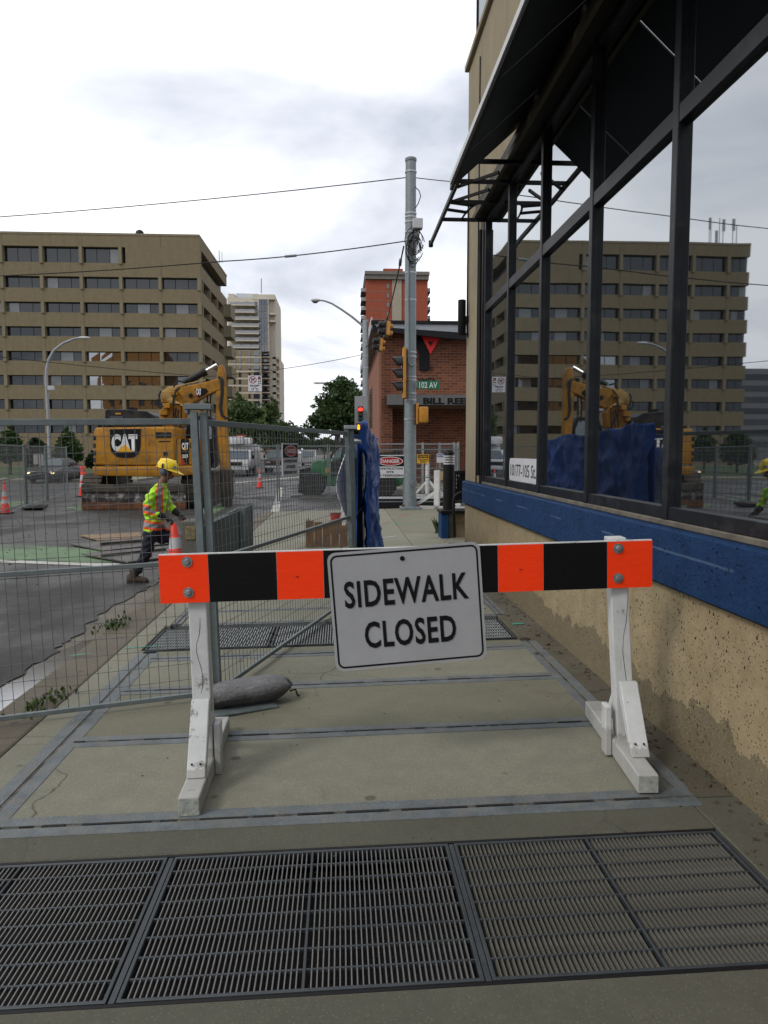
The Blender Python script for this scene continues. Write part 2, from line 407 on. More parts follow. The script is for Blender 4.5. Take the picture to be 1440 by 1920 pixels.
M_mull = mat('dark_bronze_frame', (.012, .0135, .017), .42, var=.35, scale=5, spec=.22, dirt=(.06,.06,.06), dirt_amt=.5, dscale=6, dthr=.58)
M_dark = mat('matt_black_metal', (.009, .009, .010), .5, var=.2, spec=.2)
M_blackpl = mat('black_plastic', (.02, .02, .021), .45, var=.2)
M_rubber = mat('rubber', (.025, .024, .023), .85, var=.25, bump=.3)
M_yellow = mat('machine_yellow', (.46, .21, .018), .5, spec=.25, var=.2, scale=3, dirt=(.12,.075,.035), dirt_amt=.6, dscale=2.2, dthr=.56)
M_cab = mat('machine_black', (.013, .013, .014), .45, spec=.2, var=.3, dirt=(.07,.06,.05), dirt_amt=.5, dscale=3)
M_mud = mat('muddy_steel', (.05, .042, .034), .8, var=.4, scale=5, bump=.5, dirt=(.12,.095,.065), dirt_amt=.7, dscale=3)
M_blade = mat('scraped_blade_steel', (.055, .045, .04), .55, metal=.2, var=.5, scale=3, dirt=(.45,.44,.42), dirt_amt=.8, dscale=4, dthr=.55)
M_rust = mat('rust_edge', (.17, .065, .022), .85, var=.5, scale=8, dirt=(.07,.03,.015), dirt_amt=.8, dscale=5)
M_chrome = mat('chrome_rod', (.75, .75, .76), .15, metal=1, var=.03)
M_cone = mat('cone_orange', (.85, .045, .018), .5, var=.1, dirt=(.25,.04,.02), dirt_amt=.4, dscale=8)
M_conew = mat('cone_collar_white', (.66, .66, .66), .4, var=.1, dirt=(.3,.3,.3), dirt_amt=.4, dscale=9)
def glass(name, refl, tint=(.9, .95, 1.0), base=(.008, .009, .01), rough=.015):
    k = NB(name); g = k.n.new('ShaderNodeBsdfGlossy'); g.inputs['Color'].default_value = (*tint, 1); g.inputs['Roughness'].default_value = rough
    d = k.n.new('ShaderNodeBsdfDiffuse'); d.inputs['Color'].default_value = (*base, 1)
    mxs = k.n.new('ShaderNodeMixShader'); lw = k.n.new('ShaderNodeFresnel'); lw.inputs['IOR'].default_value = 1.5
    f = k.math('MINIMUM', k.math('ADD', k.math('MULTIPLY', lw.outputs[0], .55), refl), .95)
    wv = k.noise(.55, 2, .4); bp = k.n.new('ShaderNodeBump'); bp.inputs['Strength'].default_value = .05; bp.inputs['Distance'].default_value = .05
    k.l.new(wv, bp.inputs['Height']); k.l.new(bp.outputs[0], g.inputs['Normal'])
    k.l.new(f, mxs.inputs[0]); k.l.new(d.outputs[0], mxs.inputs[1]); k.l.new(g.outputs[0], mxs.inputs[2])
    k.l.new(mxs.outputs[0], k.n['Material Output'].inputs['Surface']); return k.m
M_glass = glass('tinted_reflective_glass', .385)
M_paneD = glass('office_dark_pane', .03, base=(.012, .013, .015))
M_paneR = glass('office_coated_pane', .24, base=(.01, .011, .012))
M_paneB = glass('office_pane_with_blind', .06, base=(.10, .10, .095))
M_carglass = glass('car_glass', .12, base=(.02, .03, .035))
M_water = glass('gutter_water', .04, tint=(.95,.97,1), base=(.045, .034, .022), rough=.12)
def brick(name, c1, c2, mortar, sx=1):
    k = NB(name); b = k.n.new('ShaderNodeTexBrick')
    sp = k.xyz(); cb = k.n.new('ShaderNodeCombineXYZ'); k.l.new(k.math('ADD', sp[0], sp[1]), cb.inputs[0]); k.l.new(sp[2], cb.inputs[1])
    k.l.new(cb.outputs[0], b.inputs['Vector'])
    b.inputs['Scale'].default_value = 1; b.inputs['Brick Width'].default_value = .4; b.inputs['Row Height'].default_value = .135; b.inputs['Mortar Size'].default_value = .012
    b.inputs['Color1'].default_value = (*c1, 1); b.inputs['Color2'].default_value = (*c2, 1); b.inputs['Mortar'].default_value = (*mortar, 1); b.inputs['Bias'].default_value = -.1
    c = k.mix(k.ramp(k.noise(1.2, 6, .7), [(.4, 0.), (.7, .35)]), b.outputs[0], tuple(x*.6 for x in c1))
    k.bump(b.outputs['Fac'], -.4, .01); return k.out(c, .85, .3)
M_brick = brick('red_brick', (.27, .085, .038), (.115, .036, .022), (.25, .19, .14))
M_brickorange = brick('orange_brick', (.72, .33, .09), (.6, .25, .07), (.3, .2, .1))
M_green = mat('street_sign_green', (.0, .17, .085), .4, var=.08)
M_sigyel = mat('signal_yellow', (.62, .26, .02), .45, var=.15, dirt=(.25,.16,.06), dirt_amt=.5, dscale=7)
M_tele = mat('machine_green', (.012, .16, .045), .42, var=.15, dirt=(.06,.07,.05), dirt_amt=.4, dscale=3)

def text(name, s, c, right, up, w, h, m, parent, depth=.002, bold=0.0, label=None, space=1.0, local=False):
    cu = bpy.data.curves.new('t', 'FONT'); cu.body = s; cu.resolution_u = 3; cu.offset = bold; cu.space_character = space
    ob = bpy.data.objects.new('t', cu); COL.objects.link(ob)
    bpy.context.view_layer.update()
    me = bpy.data.meshes.new_from_object(ob.evaluated_get(bpy.context.evaluated_depsgraph_get()))
    bpy.data.objects.remove(ob); bpy.data.curves.remove(cu)
    xs = [v.co.x for v in me.vertices]; ys = [v.co.y for v in me.vertices]
    x0, x1, y0, y1 = min(xs), max(xs), min(ys), max(ys)
    right = Vector(right).normalized(); up = Vector(up).normalized(); nr = right.cross(up)
    off = Vector((0,0,0)); p = parent
    if parent is not None and not local:
        while p: off += p.location; p = p.parent
    for v in me.vertices:
        q = v.co; v.co = Vector(c)-off+right*((q.x-(x0+x1)/2)/(x1-x0)*w)+up*((q.y-(y0+y1)/2)/(y1-y0)*h)+nr*depth
    me.name = name; me.materials.clear(); me.materials.append(m)
    o = link(name, me, parent, label); return o
# ================================================================== THE SETTING
struct(MB().box(-900, 900, -200, 1500, -.6, -.30).build('ground', M_ground))
def sheet(name, x0, x1, y0, y1, z, m, parent=None): return MB().poly([(x0,y0,z),(x1,y0,z),(x1,y1,z),(x0,y1,z)]).build(name, m, parent, fixn=False)
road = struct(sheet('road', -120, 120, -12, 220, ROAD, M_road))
# ---- pavement: slabs with real joints, fall to the kerb, pits under the gratings
XL, XR, XW = -1.57, 1.545, 1.84
pave = struct(MB().box(-1.84, XW, -4, 24, -.62, -.58).slope().build('pavement', M_pit))
def slab(x0, x1, y0, y1, m, top=0., th=.16, bev=.006):
    return MB().box(x0, x1, y0, y1, -th, top).slope().build('slab', m, pave, bevel=bev)
G0, G1 = 2.12, 2.915          # near grating row
g = .004
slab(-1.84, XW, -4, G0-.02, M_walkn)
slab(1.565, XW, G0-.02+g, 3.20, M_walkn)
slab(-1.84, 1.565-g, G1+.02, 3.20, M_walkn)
rows = [3.21, 4.18, 5.075, 5.88, 6.16]
for i in range(4):
    y0, y1 = rows[i], rows[i+1]
    slab(-1.84, XL-.05, y0+.004, y1-.004, M_walk2); slab(XR+.05, XW, y0+.004, y1-.004, M_dirtyedge)
    slab(XL+.05, XR-.05, y0+.05, y1-.05, M_walk if i % 2 else M_walk2)
F0, F1 = 6.19, 6.90           # far grating row
slab(-1.84, -1.66, 6.165, 7.05, M_walk2); slab(1.50, XW, 6.165, 7.05, M_dirtyedge)
ys = [7.05, 7.62, 8.4, 9.6, 11.2, 12.8, 14.4, 16.0, 17.6, 19.2, 20.8]
for a, b in zip(ys[:-1], ys[1:]):
    if b < 9: slab(-1.84, XL-.05, a+g, b-g, M_walk2); slab(XL+.05, XR-.05, a+.04, b-.04, M_walk2); slab(XR+.05, XW, a+g, b-g, M_dirtyedge)
    else: slab(-1.84, 0-.006, a+.006, b-.006, M_walk2); slab(.006, 1.2, a+.006, b-.006, M_walk2); slab(1.21, 2.6 if a > 12.7 else XW, a+.006, b-.006, M_walk2 if a < 13 else M_walk)
slab(2.61, 14, 12.8, 20.8, M_walk)
def strip2(x0, x1, y, w=.05, gap=.012):
    # paired grey strips along X with a ragged dark slot between
    for s in (-1, 1):
        MB().box(x0, x1, y+s*(gap+w/2)-w/2, y+s*(gap+w/2)+w/2, -.05, .004).slope().build('joint_strip', M_strip, pave, bevel=.002)
    MB().box(x0, x1, y-gap, y+gap, -.05, -.002).slope().build('joint_filler', M_seal, pave)
    mb = MB(); x = x0
    while x < x1-.1:
        l = random.uniform(.04, .3); mb.box(x, min(x+l, x1), y-gap*random.uniform(.3, .9), y+gap*random.uniform(.3, .9), -.01, random.uniform(.002, .006)); x += l+random.uniform(.02, .16)
    mb.slope().build('joint_sealant', M_gap, pave)
def strip1(x, y0, y1, w=.05, gap=.01):
    for s in (-1, 1):
        MB().box(x+s*(gap+w/2)-w/2, x+s*(gap+w/2)+w/2, y0, y1, -.05, .003).slope().build('joint_strip', M_strip, pave, bevel=.002)
    MB().box(x-gap, x+gap, y0, y1, -.05, -.002).slope().build('joint_filler', M_seal, pave)
strip2(-1.84, XR+.06, 3.21, .075)
for y in rows[1:4]: strip2(XL+.06, XR-.06, y, .062)
strip1(XL, 3.29, 6.05, .078); strip1(XR, 3.29, 6.05, .06)
for y in (7.05, 7.62, 8.4): strip2(XL+.06, XR-.06, y, .035, .008)
strip1(XL, 7.1, 8.36, .035); strip1(XR, 7.1, 8.36, .035)
# painted survey marks
mk = mat('survey_teal_paint', (.05, .42, .32), .7, var=.3, scale=20); mkr = mat('survey_red_paint', (.6, .05, .06), .7, var=.3, scale=20)
for (u0, v0, u1, v1, w_, m_) in [(232, 1208, 302, 1205, .02, mk), (130, 1220, 170, 1217, .02, mk), (960, 1177, 982, 1177, .05, mk), (700, 985, 790, 983, .05, mk), (745, 972, 768, 966, .03, mkr), (716, 984, 730, 981, .03, mkr), (700, 1012, 742, 1008, .05, M_inkw)]:
    a, b = gnd(u0, v0, 0), gnd(u1, v1, 0)
    d = (b-a).normalized(); n_ = Vector((-d.y, d.x, 0))*w_/2
    mb = MB(); K = 7
    for i in range(K):
        t0, t1 = i/K, (i+1)/K+.02; q0, q1 = a.lerp(b, t0), a.lerp(b, t1); s0, s1 = random.uniform(.5, 1), random.uniform(.5, 1)
        mb.poly([(p.x, p.y, sw(p.x)+.0045+.0006*i) for p in (q0-n_*s0, q1-n_*s1, q1+n_*s1, q0+n_*s0)])
    mb.build('survey_mark', m_, pave, fixn=False)
# ---- kerb stones, gutter, puddle
kerb = struct(MB().box(-2.19, -1.86, -4, 24, -.6, -.2).build('kerb', M_kerb))
y = -4.
while y < 20:
    l = 1.55; MB().box(-2.2, -1.855, y+.006, y+l-.006, -.25, -.004+random.uniform(-.008, .004)).slope().build('kerbstone', M_kerb, kerb, bevel=.018, seg=2); y += l
gut = struct(MB().poly([(-2.75, -4, ROAD+.006), (-2.2, -4, ROAD+.006), (-2.2, 20, ROAD+.006), (-2.75, 20, ROAD+.006)]).build('gutter', concrete('gutter_concrete', (.24, .22, .18), (.1, .085, .06), .7, bias=.45), fixn=False))
pts = []
for i in range(40):
    t = i/39; yy = 2.2+t*4.9; pts.append((-2.30-.30*math.sin(math.pi*t)**.5-.05*math.sin(yy*5)-.04*math.sin(yy*13.7), yy, ROAD+.0105))
pud = [(-2.2, p[1], p[2]) for p in pts[::-1]]
struct(MB().poly(pts+pud).build('gutter_puddle', M_water, fixn=False))
# ragged asphalt lip over the gutter edge
mb = MB(); last = None; yy = -3.
random.seed(11); top = []; 
while yy < 19: top.append((-2.565+.012*(yy-5.8)+random.uniform(-.05, .05)+.05*math.sin(yy*1.3), yy)); yy += random.uniform(.06, .22)
for (a, b) in zip(top[:-1], top[1:]):
    mb.add([(a[0], a[1], ROAD+.018), (b[0], b[1], ROAD+.018), (-3.6, b[1], ROAD+.007), (-3.6, a[1], ROAD+.007), (a[0], a[1], ROAD-.01), (b[0], b[1], ROAD-.01)], [(0,1,2,3), (4,5,1,0)])
struct(mb.build('asphalt_edge', M_road, fixn=True))
# ---- road paint
def gp(pts, z): return [gnd(u, v, z) for u, v in pts]
def wornpaint(name, col, amt):
    k = NB(name); a = k.noise(1.6, 9, .75); f = k.noise(22, 5, .8)
    c = k.mix(k.ramp(k.math('ADD', k.math('MULTIPLY', a, .7), k.math('MULTIPLY', f, .3)), [(amt, 0.), (amt+.09, .9)]), col, (.075, .07, .06)); return k.out(c, .7, .35)
M_grn = wornpaint('green_lane_paint', (.14, .235, .115), .50); M_wht = wornpaint('white_line_paint', (.52, .51, .46), .52)
for nm, pts, m_ in [('green_lane_paint', [(-160, 1019), (95, 1024), (170, 1030), (300, 1050), (300, 1056), (150, 1054), (-160, 1042)], M_grn),
                    ('green_lane_paint', [(120, 952), (160, 945), (180, 953), (150, 957)], M_grn),
                    ('green_lane_paint', [(-100, 941), (75, 939), (40, 949), (-100, 953)], M_grn),
                    ('green_lane_paint', [(375, 950), (432, 938), (428, 949), (395, 966), (375, 963)], M_grn),
                    ('white_line', [(-160, 1043), (150, 1055), (300, 1057.5), (330, 1061), (330, 1067), (150, 1060), (-160, 1048.5)], M_wht),
                    ('white_line', [(507, 962), (523, 962), (531, 914), (523, 914)], M_wht),
                    ('white_line', [(440, 903), (560, 893), (562, 895), (440, 906)], M_wht)]:
    MB().poly(gp(pts, ROAD+.0045 if m_ is M_grn else ROAD+.008)).build(nm, m_, road, fixn=False)
# plank-covered trench and far kerbs
far = struct(MB().box(-120, -12.3, 46, 120, -.3, -.02).build('far_pavement', M_walk2, bevel=.03))
struct(MB().box(-120, -18.5, 49, 84, -.1, .01).build('lawn', mat('lawn_green', (.055, .10, .025), .95, var=.4, scale=9, bump=.8, bscale=30)))
struct(MB().box(.4, 60, 34, 120, -.3, -.02).build('corner_pavement', M_walk2, bevel=.03))

# ================================================================== STOREFRONT BUILDING (right)
bld = thing('storefront_building', 'tan concrete storefront with tall tinted windows and blue painted band', 'building', (2.2, 4, 0))
YE = 10.72
MB().box(1.79, 2.3, -6, YE, -.3, .86).build('base_wall', M_base, bld)
MB().box(1.745, 2.3, -6, YE+.01, .875, 1.19).build('blue_band', M_blue, bld, bevel=.012)
MB().box(1.80, 2.29, -6, YE, .86, .876).build('shadow_gap', M_dark, bld)
MB().box(1.80, 2.1, -6, 9.6, 1.1905, 1.225).build('sill', mat('dusty_sill', (.16, .14, .11), .85, var=.4, scale=8), bld, bevel=.006)
# corner column and upper wall, with rear mass
MB().box(1.79, 2.8, 9.72, YE-.003, 1.19, 6.86).build('corner_column', M_tan, bld, bevel=.01)
MB().box(1.79, 2.8, -6, 9.715, 4.72, 6.86).build('upper_wall', M_tan, bld, bevel=.01)
MB().box(2.81, 14, -6, YE-.02, -.3, 6.8).build('rear_wall', M_tan, bld)
MB().box(1.74, 2.9, -6, YE+.04, 6.862, 6.94).build('parapet_cap', M_tan, bld, bevel=.008)
MB().box(1.775, 1.788, 9.80, 9.83, 1.2, 6.6).build('joint', M_dark, bld)
MB().box(1.80, 2.0, 9.52, 9.715, 1.19, 4.72).build('jamb', M_dark, bld)
MB().box(1.70, 1.98, -6, 9.6, 4.52, 4.715).build('lintel', mat('bronze_lintel', (.022, .019, .014), .6, var=.3, spec=.2), bld, bevel=.015)
MB().box(1.66, 1.70, -6, 9.62, 4.50, 4.56).build('lintel_trim', mat('tan_trim', (.10, .082, .05), .8), bld)
ZT = 3.40
mY = [-1.40, -.03, 1.34, 2.70, 4.07, 5.43, 6.79, 8.13, 9.44]
for i, y in enumerate(mY):
    MB().box(1.80, 1.90, y-.035, y+.035, 1.225, 4.52).build('mullion', M_mull, bld, bevel=.004)
for a, b in zip(mY[:-1], mY[1:]):
    MB().box(1.805, 1.90, a+.0352, b-.0352, ZT-.05, ZT+.05).build('transom', M_mull, bld, bevel=.004)
    MB().box(1.81, 1.90, a+.0352, b-.0352, 1.226, 1.30).build('bottom_rail', M_mull, bld, bevel=.004)
    MB().box(1.81, 1.90, a+.0352, b-.0352, 4.44, 4.518).build('top_rail', M_mull, bld, bevel=.004)
    jj = random.uniform(-.0008, .0008)
    for z0, z1 in ((1.30, ZT-.05), (ZT+.05, 4.44)):
        MB().add([(1.842+jj, a+.03, z0), (1.842-jj, b-.03, z0), (1.842-jj, b-.03, z1), (1.842+jj, a+.03, z1), (1.885, a+.03, z0), (1.885, b-.03, z0), (1.885, b-.03, z1), (1.885, a+.03, z1)],
                 [(0,1,2,3), (4,5,6,7), (0,1,5,4), (1,2,6,5), (2,3,7,6), (3,0,4,7)]).build('pane', M_glass, bld)
MB().box(1.91, 2.2, -6, 9.5, 1.2, 4.7).build('interior_backing', M_pit, bld)
# canopy: dark steel frame with sheets, open at its far end
CX, CZ = 1.25, 4.47
SX, SZ = 1.09, 4.18
can = thing('canopy', 'dark steel canopy with pale front edge above the tinted windows', 'canopy', (1.5, 4, 4.6))
M_sheet = mat('canopy_sheet', (.02, .022, .025), .6, var=.3)
for a, b in zip([-6, -1.4, 0, 1.3, 2.65, 4.0, 5.4, 6.7], [-1.42, -.02, 1.28, 2.63, 3.98, 5.38, 6.68, 7.5]):
    MB().add([(SX, a, SZ), (1.78, a, 4.80), (1.78, b, 4.80), (SX, b, SZ), (SX, a, SZ+.015), (1.78, a, 4.815), (1.78, b, 4.815), (SX, b, SZ+.015)],
             [(0,1,2,3), (4,5,6,7), (0,1,5,4), (1,2,6,5), (2,3,7,6), (3,0,4,7)]).build('sheet', M_sheet, can)
MB().bar((CX, 7.2, CZ), (CX, 10.5, CZ), .035, .05).build('edge_beam', M_dark, can)
MB().bar((SX, -6, SZ), (SX, 7.5, SZ), .03, .04).build('edge_beam', M_dark, can)
MB().box(SX-.03, SX-.017, -6, 7.4, SZ+.0, SZ+.05).build('fascia', mat('pale_fascia', (.62, .62, .62), .5), can)
MB().obox((CX, 10.52, CZ), (.06, .05, .09)).build('end_knob', M_dark, can, bevel=.01)
for y in [7.55, 8.1, 8.75, 9.4]:
    MB().bar((CX, y, CZ-.01), (1.80, y, CZ-.01), .03, .04).build('cross_bar', M_dark, can)
for y in (7.8, 8.3):
    mb = MB()
    mb.bar((CX+.02, y+.5, CZ), (1.62, y, CZ-.02), .025, .03)
    mb.build('brace', M_dark, can)
arc = [(1.52+.26*math.cos(t), 9.95-.85*math.sin(t), CZ-.01) for t in [R(a) for a in range(90, 181, 10)]]
MB().tube([(1.62-.12*math.cos(t)-.0, 9.4-.6*math.sin(t), CZ) for t in [R(a) for a in range(0, 91, 10)]], .014, 6).build('scroll', M_dark, can)
MB().bar((CX, 9.05, CZ), (1.52, 9.15, CZ), .025, .03).build('scroll_spoke', M_dark, can)
MB().bar((CX, 8.8, CZ), (1.56, 8.9, CZ), .025, .03).build('scroll_spoke', M_dark, can)
# downpipe, conduit, corner lamp
pipe = MB(); pipe.tube([(1.77, 9.60, z) for z in (1.3, 3, 4.4)], .022, 8)
solo('conduit', pipe, M_dark, 'thin dark conduit running up the tan corner column', 'conduit', (1.77, 9.60, 1.3), smooth=True)
lampc = at(866, 596, 10.55)
wl = thing('wall_lamp', 'black cylinder lamp bracketed to the tan corner column', 'wall lamp', (lampc.x, 10.55, lampc.z))
MB().lathe([(.052, -.245), (.056, -.24), (.056, .24), (.05, .245)], 18, lampc).build('cylinder_body', M_dark, wl, smooth=True)
MB().obox((lampc+Vector((.07, 0, -.02))), (.09, .05, .09)).build('bracket', M_dark, wl, bevel=.01)
MB().tube([(1.79, 10.58, 3.2), (1.775, 10.56, 3.25), (1.77, 10.56, 3.5), (1.772, 10.56, 4.4), (1.78, 10.6, 5.6)], .012, 6).build('cable', M_dark, wl)
# roof rail with glass
rr = thing('roof_railing', 'glass panel railing on top of the tan storefront parapet', 'railing', (1.9, 10, 6.94))
for y in (10.55, 9.3, 8.0, 6.7): MB().box(1.86, 1.90, y-.02, y+.02, 6.94, 8.1).build('post', M_dark, rr)
for a, b in ((9.32, 10.53), (8.02, 9.28), (6.72, 7.98)): MB().box(1.875, 1.885, a, b, 7.02, 8.02).build('glass_panel', M_carglass, rr)
MB().box(1.855, 1.905, 6.7, 10.57, 8.1, 8.14).build('top_rail', M_dark, rr)
# address plate on the glass
ap = atx(950, 903, 1.842); ap2 = atx(1005, 903, 1.842); y1_, y0_ = 8.075, 6.88; zc = (atx(978, 860, 1.842).z+atx(978, 905, 1.842).z)/2
plate = thing('address_plate', 'white plate reading 10177-105 St. low on the tinted window', 'sign', (1.836, (y0_+y1_)/2, zc))
hh = .125
def rrect(w, h, r, n=5):
    p = []
    for cx_, cy_, a0 in ((w/2-r, h/2-r, 0), (-w/2+r, h/2-r, 90), (-w/2+r, -h/2+r, 180), (w/2-r, -h/2+r, 270)):
        for i in range(n+1): a = R(a0+90*i/n); p.append((cx_+r*math.cos(a), cy_+r*math.sin(a)))
    return p
yc_ = (y0_+y1_)/2; W_ = y1_-y0_
MB().prism([(yc_+p[0], zc+p[1]) for p in rrect(W_, hh*2, .06)], 1.832, 1.838, 'yz').build('backing', mat('sign_white', (.72, .72, .74), .45, var=.05), plate)
text('lettering', '10177-105 St.', (1.832, yc_, zc), (0, -1, 0), (0, 0, 1), W_*.88, .125, M_ink, plate)

# ================================================================== GRATINGS
def grating(x0, x1, y0, y1, label, nb, separate=True, split=True, halftilt=0, m=None, group=None):
    xm = (x0+x1)/2
    root = thing('floor_grating', label, 'grating', (xm, (y0+y1)/2, sw(xm)), group=group)
    m = m or M_grateold
    fr = .013
    def S(mb, nm, mm=M_grate, **k): return mb.slope().build(nm, mm, root, **k)
    for a, b, c, d in ((x0, x1, y0, y0+fr), (x0, x1, y1-fr, y1), (x0, x0+fr, y0+fr, y1-fr), (x1-fr, x1, y0+fr, y1-fr)):
        S(MB().box(a, b, c, d, -.045, -.002), 'frame_bar', bevel=.002)
    if split: S(MB().box(xm-.005, xm+.005, y0+fr, y1-fr, -.045, -.003), 'centre_bar', bevel=.002)
    halves = ((x0+fr, xm-.005), (xm+.005, x1-fr)) if split else ((x0+fr, x1-fr),)
    joined = MB(); mesh = None
    for hx0, hx1 in halves:
        for i in range(1, nb):
            x = hx0+(hx1-hx0)*i/nb
            if separate:
                if mesh is None:
                    t = MB().box(-.0021, .0021, y0+fr-(y0+y1)/2, y1-fr-(y0+y1)/2, -.035, 0)
                    mesh = t.mesh('bar', m)
                    root['bar_length'] = round(y1-y0, 3)
                o = link('bar', mesh, root); o.location = (x-xm, 0, sw(x)-sw(xm)-.006); o.rotation_euler = (0, halftilt, 0)
            else: joined.box(x-.0035, x+.0035, y0+fr, y1-fr, -.035, -.006)
    if not separate: struct(S(joined, 'bars', m), 'stuff')
    n = max(2, round((y1-y0)/.1)); rmesh = None
    for j in range(1, n):
        y = y0+(y1-y0)*j/n
        if separate:
            for hx0, hx1 in halves:
                mb = MB(); k = 24
                S(MB().box(hx0, hx1, y-.0035, y+.0035, -.016, -.0055), 'cross_rod')
        else: S(MB().box(x0+fr, x1-fr, y-.004, y+.004, -.014, -.005), 'cross_rod')
    return root
grating(-.672, .428, G0, G1, 'dark steel grating in the middle of the front row before the barricade', 30)
grating(.452, 1.545, G0, G1, 'worn steel grating at the right end of the front row, nearest the wall', 30, halftilt=.16, m=galv('grating_bars_worn', (.19, .185, .155), .25))
lg = grating(-1.84, -.70, G0, G1, 'dark steel grating at the left end of the front row', 30)
del lg['bar_length']
for o in [o for o in bpy.data.objects if 'bar_length' in o]: del o['bar_length']
for i, (a, b, q) in enumerate([(-1.64, -.62, 'left end'), (-.60, .44, 'middle'), (.46, 1.48, 'right end')]):
    grating(a, b, F0, F1, 'steel grating at the %s of the far row behind the barricade' % q, 46, separate=False, split=False, m=M_gratefar)
# ledge frames between gratings
for x in (-.686, .440): MB().box(x-.009, x+.009, G0, G1, -.08, -.006).slope().build('grating_ledge', M_grate, pave)
for y in (G0-.012, G1+.012): MB().box(-1.84, 1.555, y-.007, y+.007, -.1, -.004).slope().build('grating_ledge', M_dark, pave)
MB().box(1.548, 1.560, G0, G1, -.1, -.004).slope().build('grating_ledge', M_grate, pave)
# ================================================================== BARRICADE
bx_, by_, = .362, 3.64
bar = thing('barricade', 'white wooden barricade with orange and black board and SIDEWALK CLOSED sign', 'barricade', (bx_, by_, sw(bx_)+.004), (0, -R(1.35), 0))
W2 = 1.221; zb, zt = .885, 1.125
def LB(mb, nm, m, par=bar, **k): return mb.build(nm, m, par, world=False, **k)
board = LB(MB().box(-W2, W2, 0, .02, zb, zt), 'board', M_wpaint, bevel=.002)
seg = [-W2, -.985, -.655, -.427, -.11, .12, .437, .666, .99, W2]
cols = 'OBOBOBOBO'
for i, c in enumerate(cols):
    LB(MB().box(seg[i]+(.0012 if i else 0), seg[i+1]-.0012, -.003, -.0002, zb-.001, zt-.006), 'stripe', M_orange if c == 'O' else M_black, label='fluorescent orange stripe' if c == 'O' else 'black stripe')
def bolt(x, z, par, r=.026):
    mb = MB(); MM = Euler((R(90), 0, 0)).to_matrix()
    mb.lathe([(r, 0), (r, .003)], 18, (x, -.004, z), MM); mb.lathe([(r*.62, .003), (r*.62, .011), (r*.45, .013)], 6, (x, -.004, z), MM)
    return LB(mb, 'bolt', mat('bolt_steel', (.34, .34, .35), .42, metal=.5, var=.4, scale=60), par)
M_w2 = M_wpaint
for sx_, px_ in ((-1, -1.05), (1, 1.075)):
    yaw = -R(5) if sx_ > 0 else R(1)
    tilt = R(1.4)*sx_
    def P(mb, nm, m=M_w2, **k):
        T = Matrix.Translation((px_, 0, 0)) @ Matrix.Rotation(yaw, 4, 'Z')
        return LB(mb.xf(T), nm, m, **k)
    # post with checks
    lean = .0 if sx_ < 0 else .025
    pm = MB().add([(-.045+lean, .024, .06), (.045+lean, .024, .06), (.045+lean, .113, .06), (-.045+lean, .113, .06), (-.045-lean, .024, 1.105+(.03 if sx_ > 0 else 0)), (.045-lean, .024, 1.105+(.03 if sx_ > 0 else 0)), (.045-lean, .113, 1.105+(.03 if sx_ > 0 else 0)), (-.045-lean, .113, 1.105+(.03 if sx_ > 0 else 0))], [(0,3,2,1),(4,5,6,7),(0,1,5,4),(1,2,6,5),(2,3,7,6),(3,0,4,7)])
    P(pm, 'post', bevel=.006, seg=2)
    rc_ = random.Random(3); zz0, zz1 = (.42, .80) if sx_ < 0 else (.15, .86); cp = [(lean*.7+.012*math.sin(i*.9)+rc_.uniform(-.003, .003), .0236, zz0+(zz1-zz0)*i/9) for i in range(10)]; P(MB().tube(cp, [.0005]+[.0016*rc_.uniform(.5, 1) for _ in range(8)]+[.0005], 4), 'crack', M_gap)
    P(MB().box(-.048, .048, -.40, .62, 0.0, .09), 'foot', bevel=.008, seg=2)
    P(MB().box(-.044, .044, -.4025, -.399, .006, .084), 'foot_end', M_wood_end)
    fx = lean
    P(MB().prism([(-.215, .092), (-.17, .092), (.022, .335), (.022, .40), (-.01, .40)], -.044+fx, .044+fx, 'yz'), 'front_brace', bevel=.004)
    P(MB().prism([(.38, .092), (.335, .092), (.115, .335), (.115, .40), (.14, .40)], -.02+fx, .02+fx, 'yz'), 'rear_brace', bevel=.004)
    ix = .05 if sx_ < 0 else -.05
    P(MB().box(min(ix, ix+.032*-sx_), max(ix, ix+.032*-sx_), .03, .115, .0, .26), 'cleat', bevel=.004)
    nb_ = MB()
    for (qx, qy, qz) in ((-.025, -.006, .385), (0, -.006, .385), (.022, -.006, .385), (-.02, -.185, .15), (.02, -.185, .15)): nb_.sphere((qx+fx, qy-.004, qz), .006, 8, 5)
    P(nb_, 'nail_heads', M_gap)
    for z in (zb+.05, zt-.04): bolt(px_+(-.035 if sx_ < 0 else -.03)+(.0), z, bar)
for x in (-.557, .55): LB(MB().lathe([(.006, -.006), (.009, -.0045), (.006, -.003)], 10, (x, 0, 1.0), None), 'bolt_hole', M_gap)
# the sign, hung a little askew on one bolt
sg = bpy.data.objects.new('sign_panel', MB().prism(rrect(.755, .592, .04, 6), -.003, 0, 'xz').mesh('sign_panel', M_silver))
COL.objects.link(sg); sg.parent = bar; sg['label'] = 'scratched silver sign reading SIDEWALK CLOSED in black capitals'
sc_ = at(772, 1137.5, 3.625); lc = sc_-bar.location
sg.location = (lc.x, -.008, lc.z); sg.rotation_euler = (0, -R(4.2-1.35), 0)
outer, inner = rrect(.755-.026, .592-.026, .034, 6), rrect(.755-.044, .592-.044, .026, 6)
nn = len(outer); bm_ = MB().add([(p[0], -.0042, p[1]) for p in outer]+[(p[0], -.0042, p[1]) for p in inner], [(i, (i+1) % nn, (i+1) % nn+nn, i+nn) for i in range(nn)])
bm_.build('border', M_ink, sg, world=False, fixn=False)
text('lettering', 'SIDEWALK', (.0, -.0042, .083), (1, 0, 0), (0, 0, 1), .615, .135, M_ink, sg, bold=.022, local=True, space=1.08)
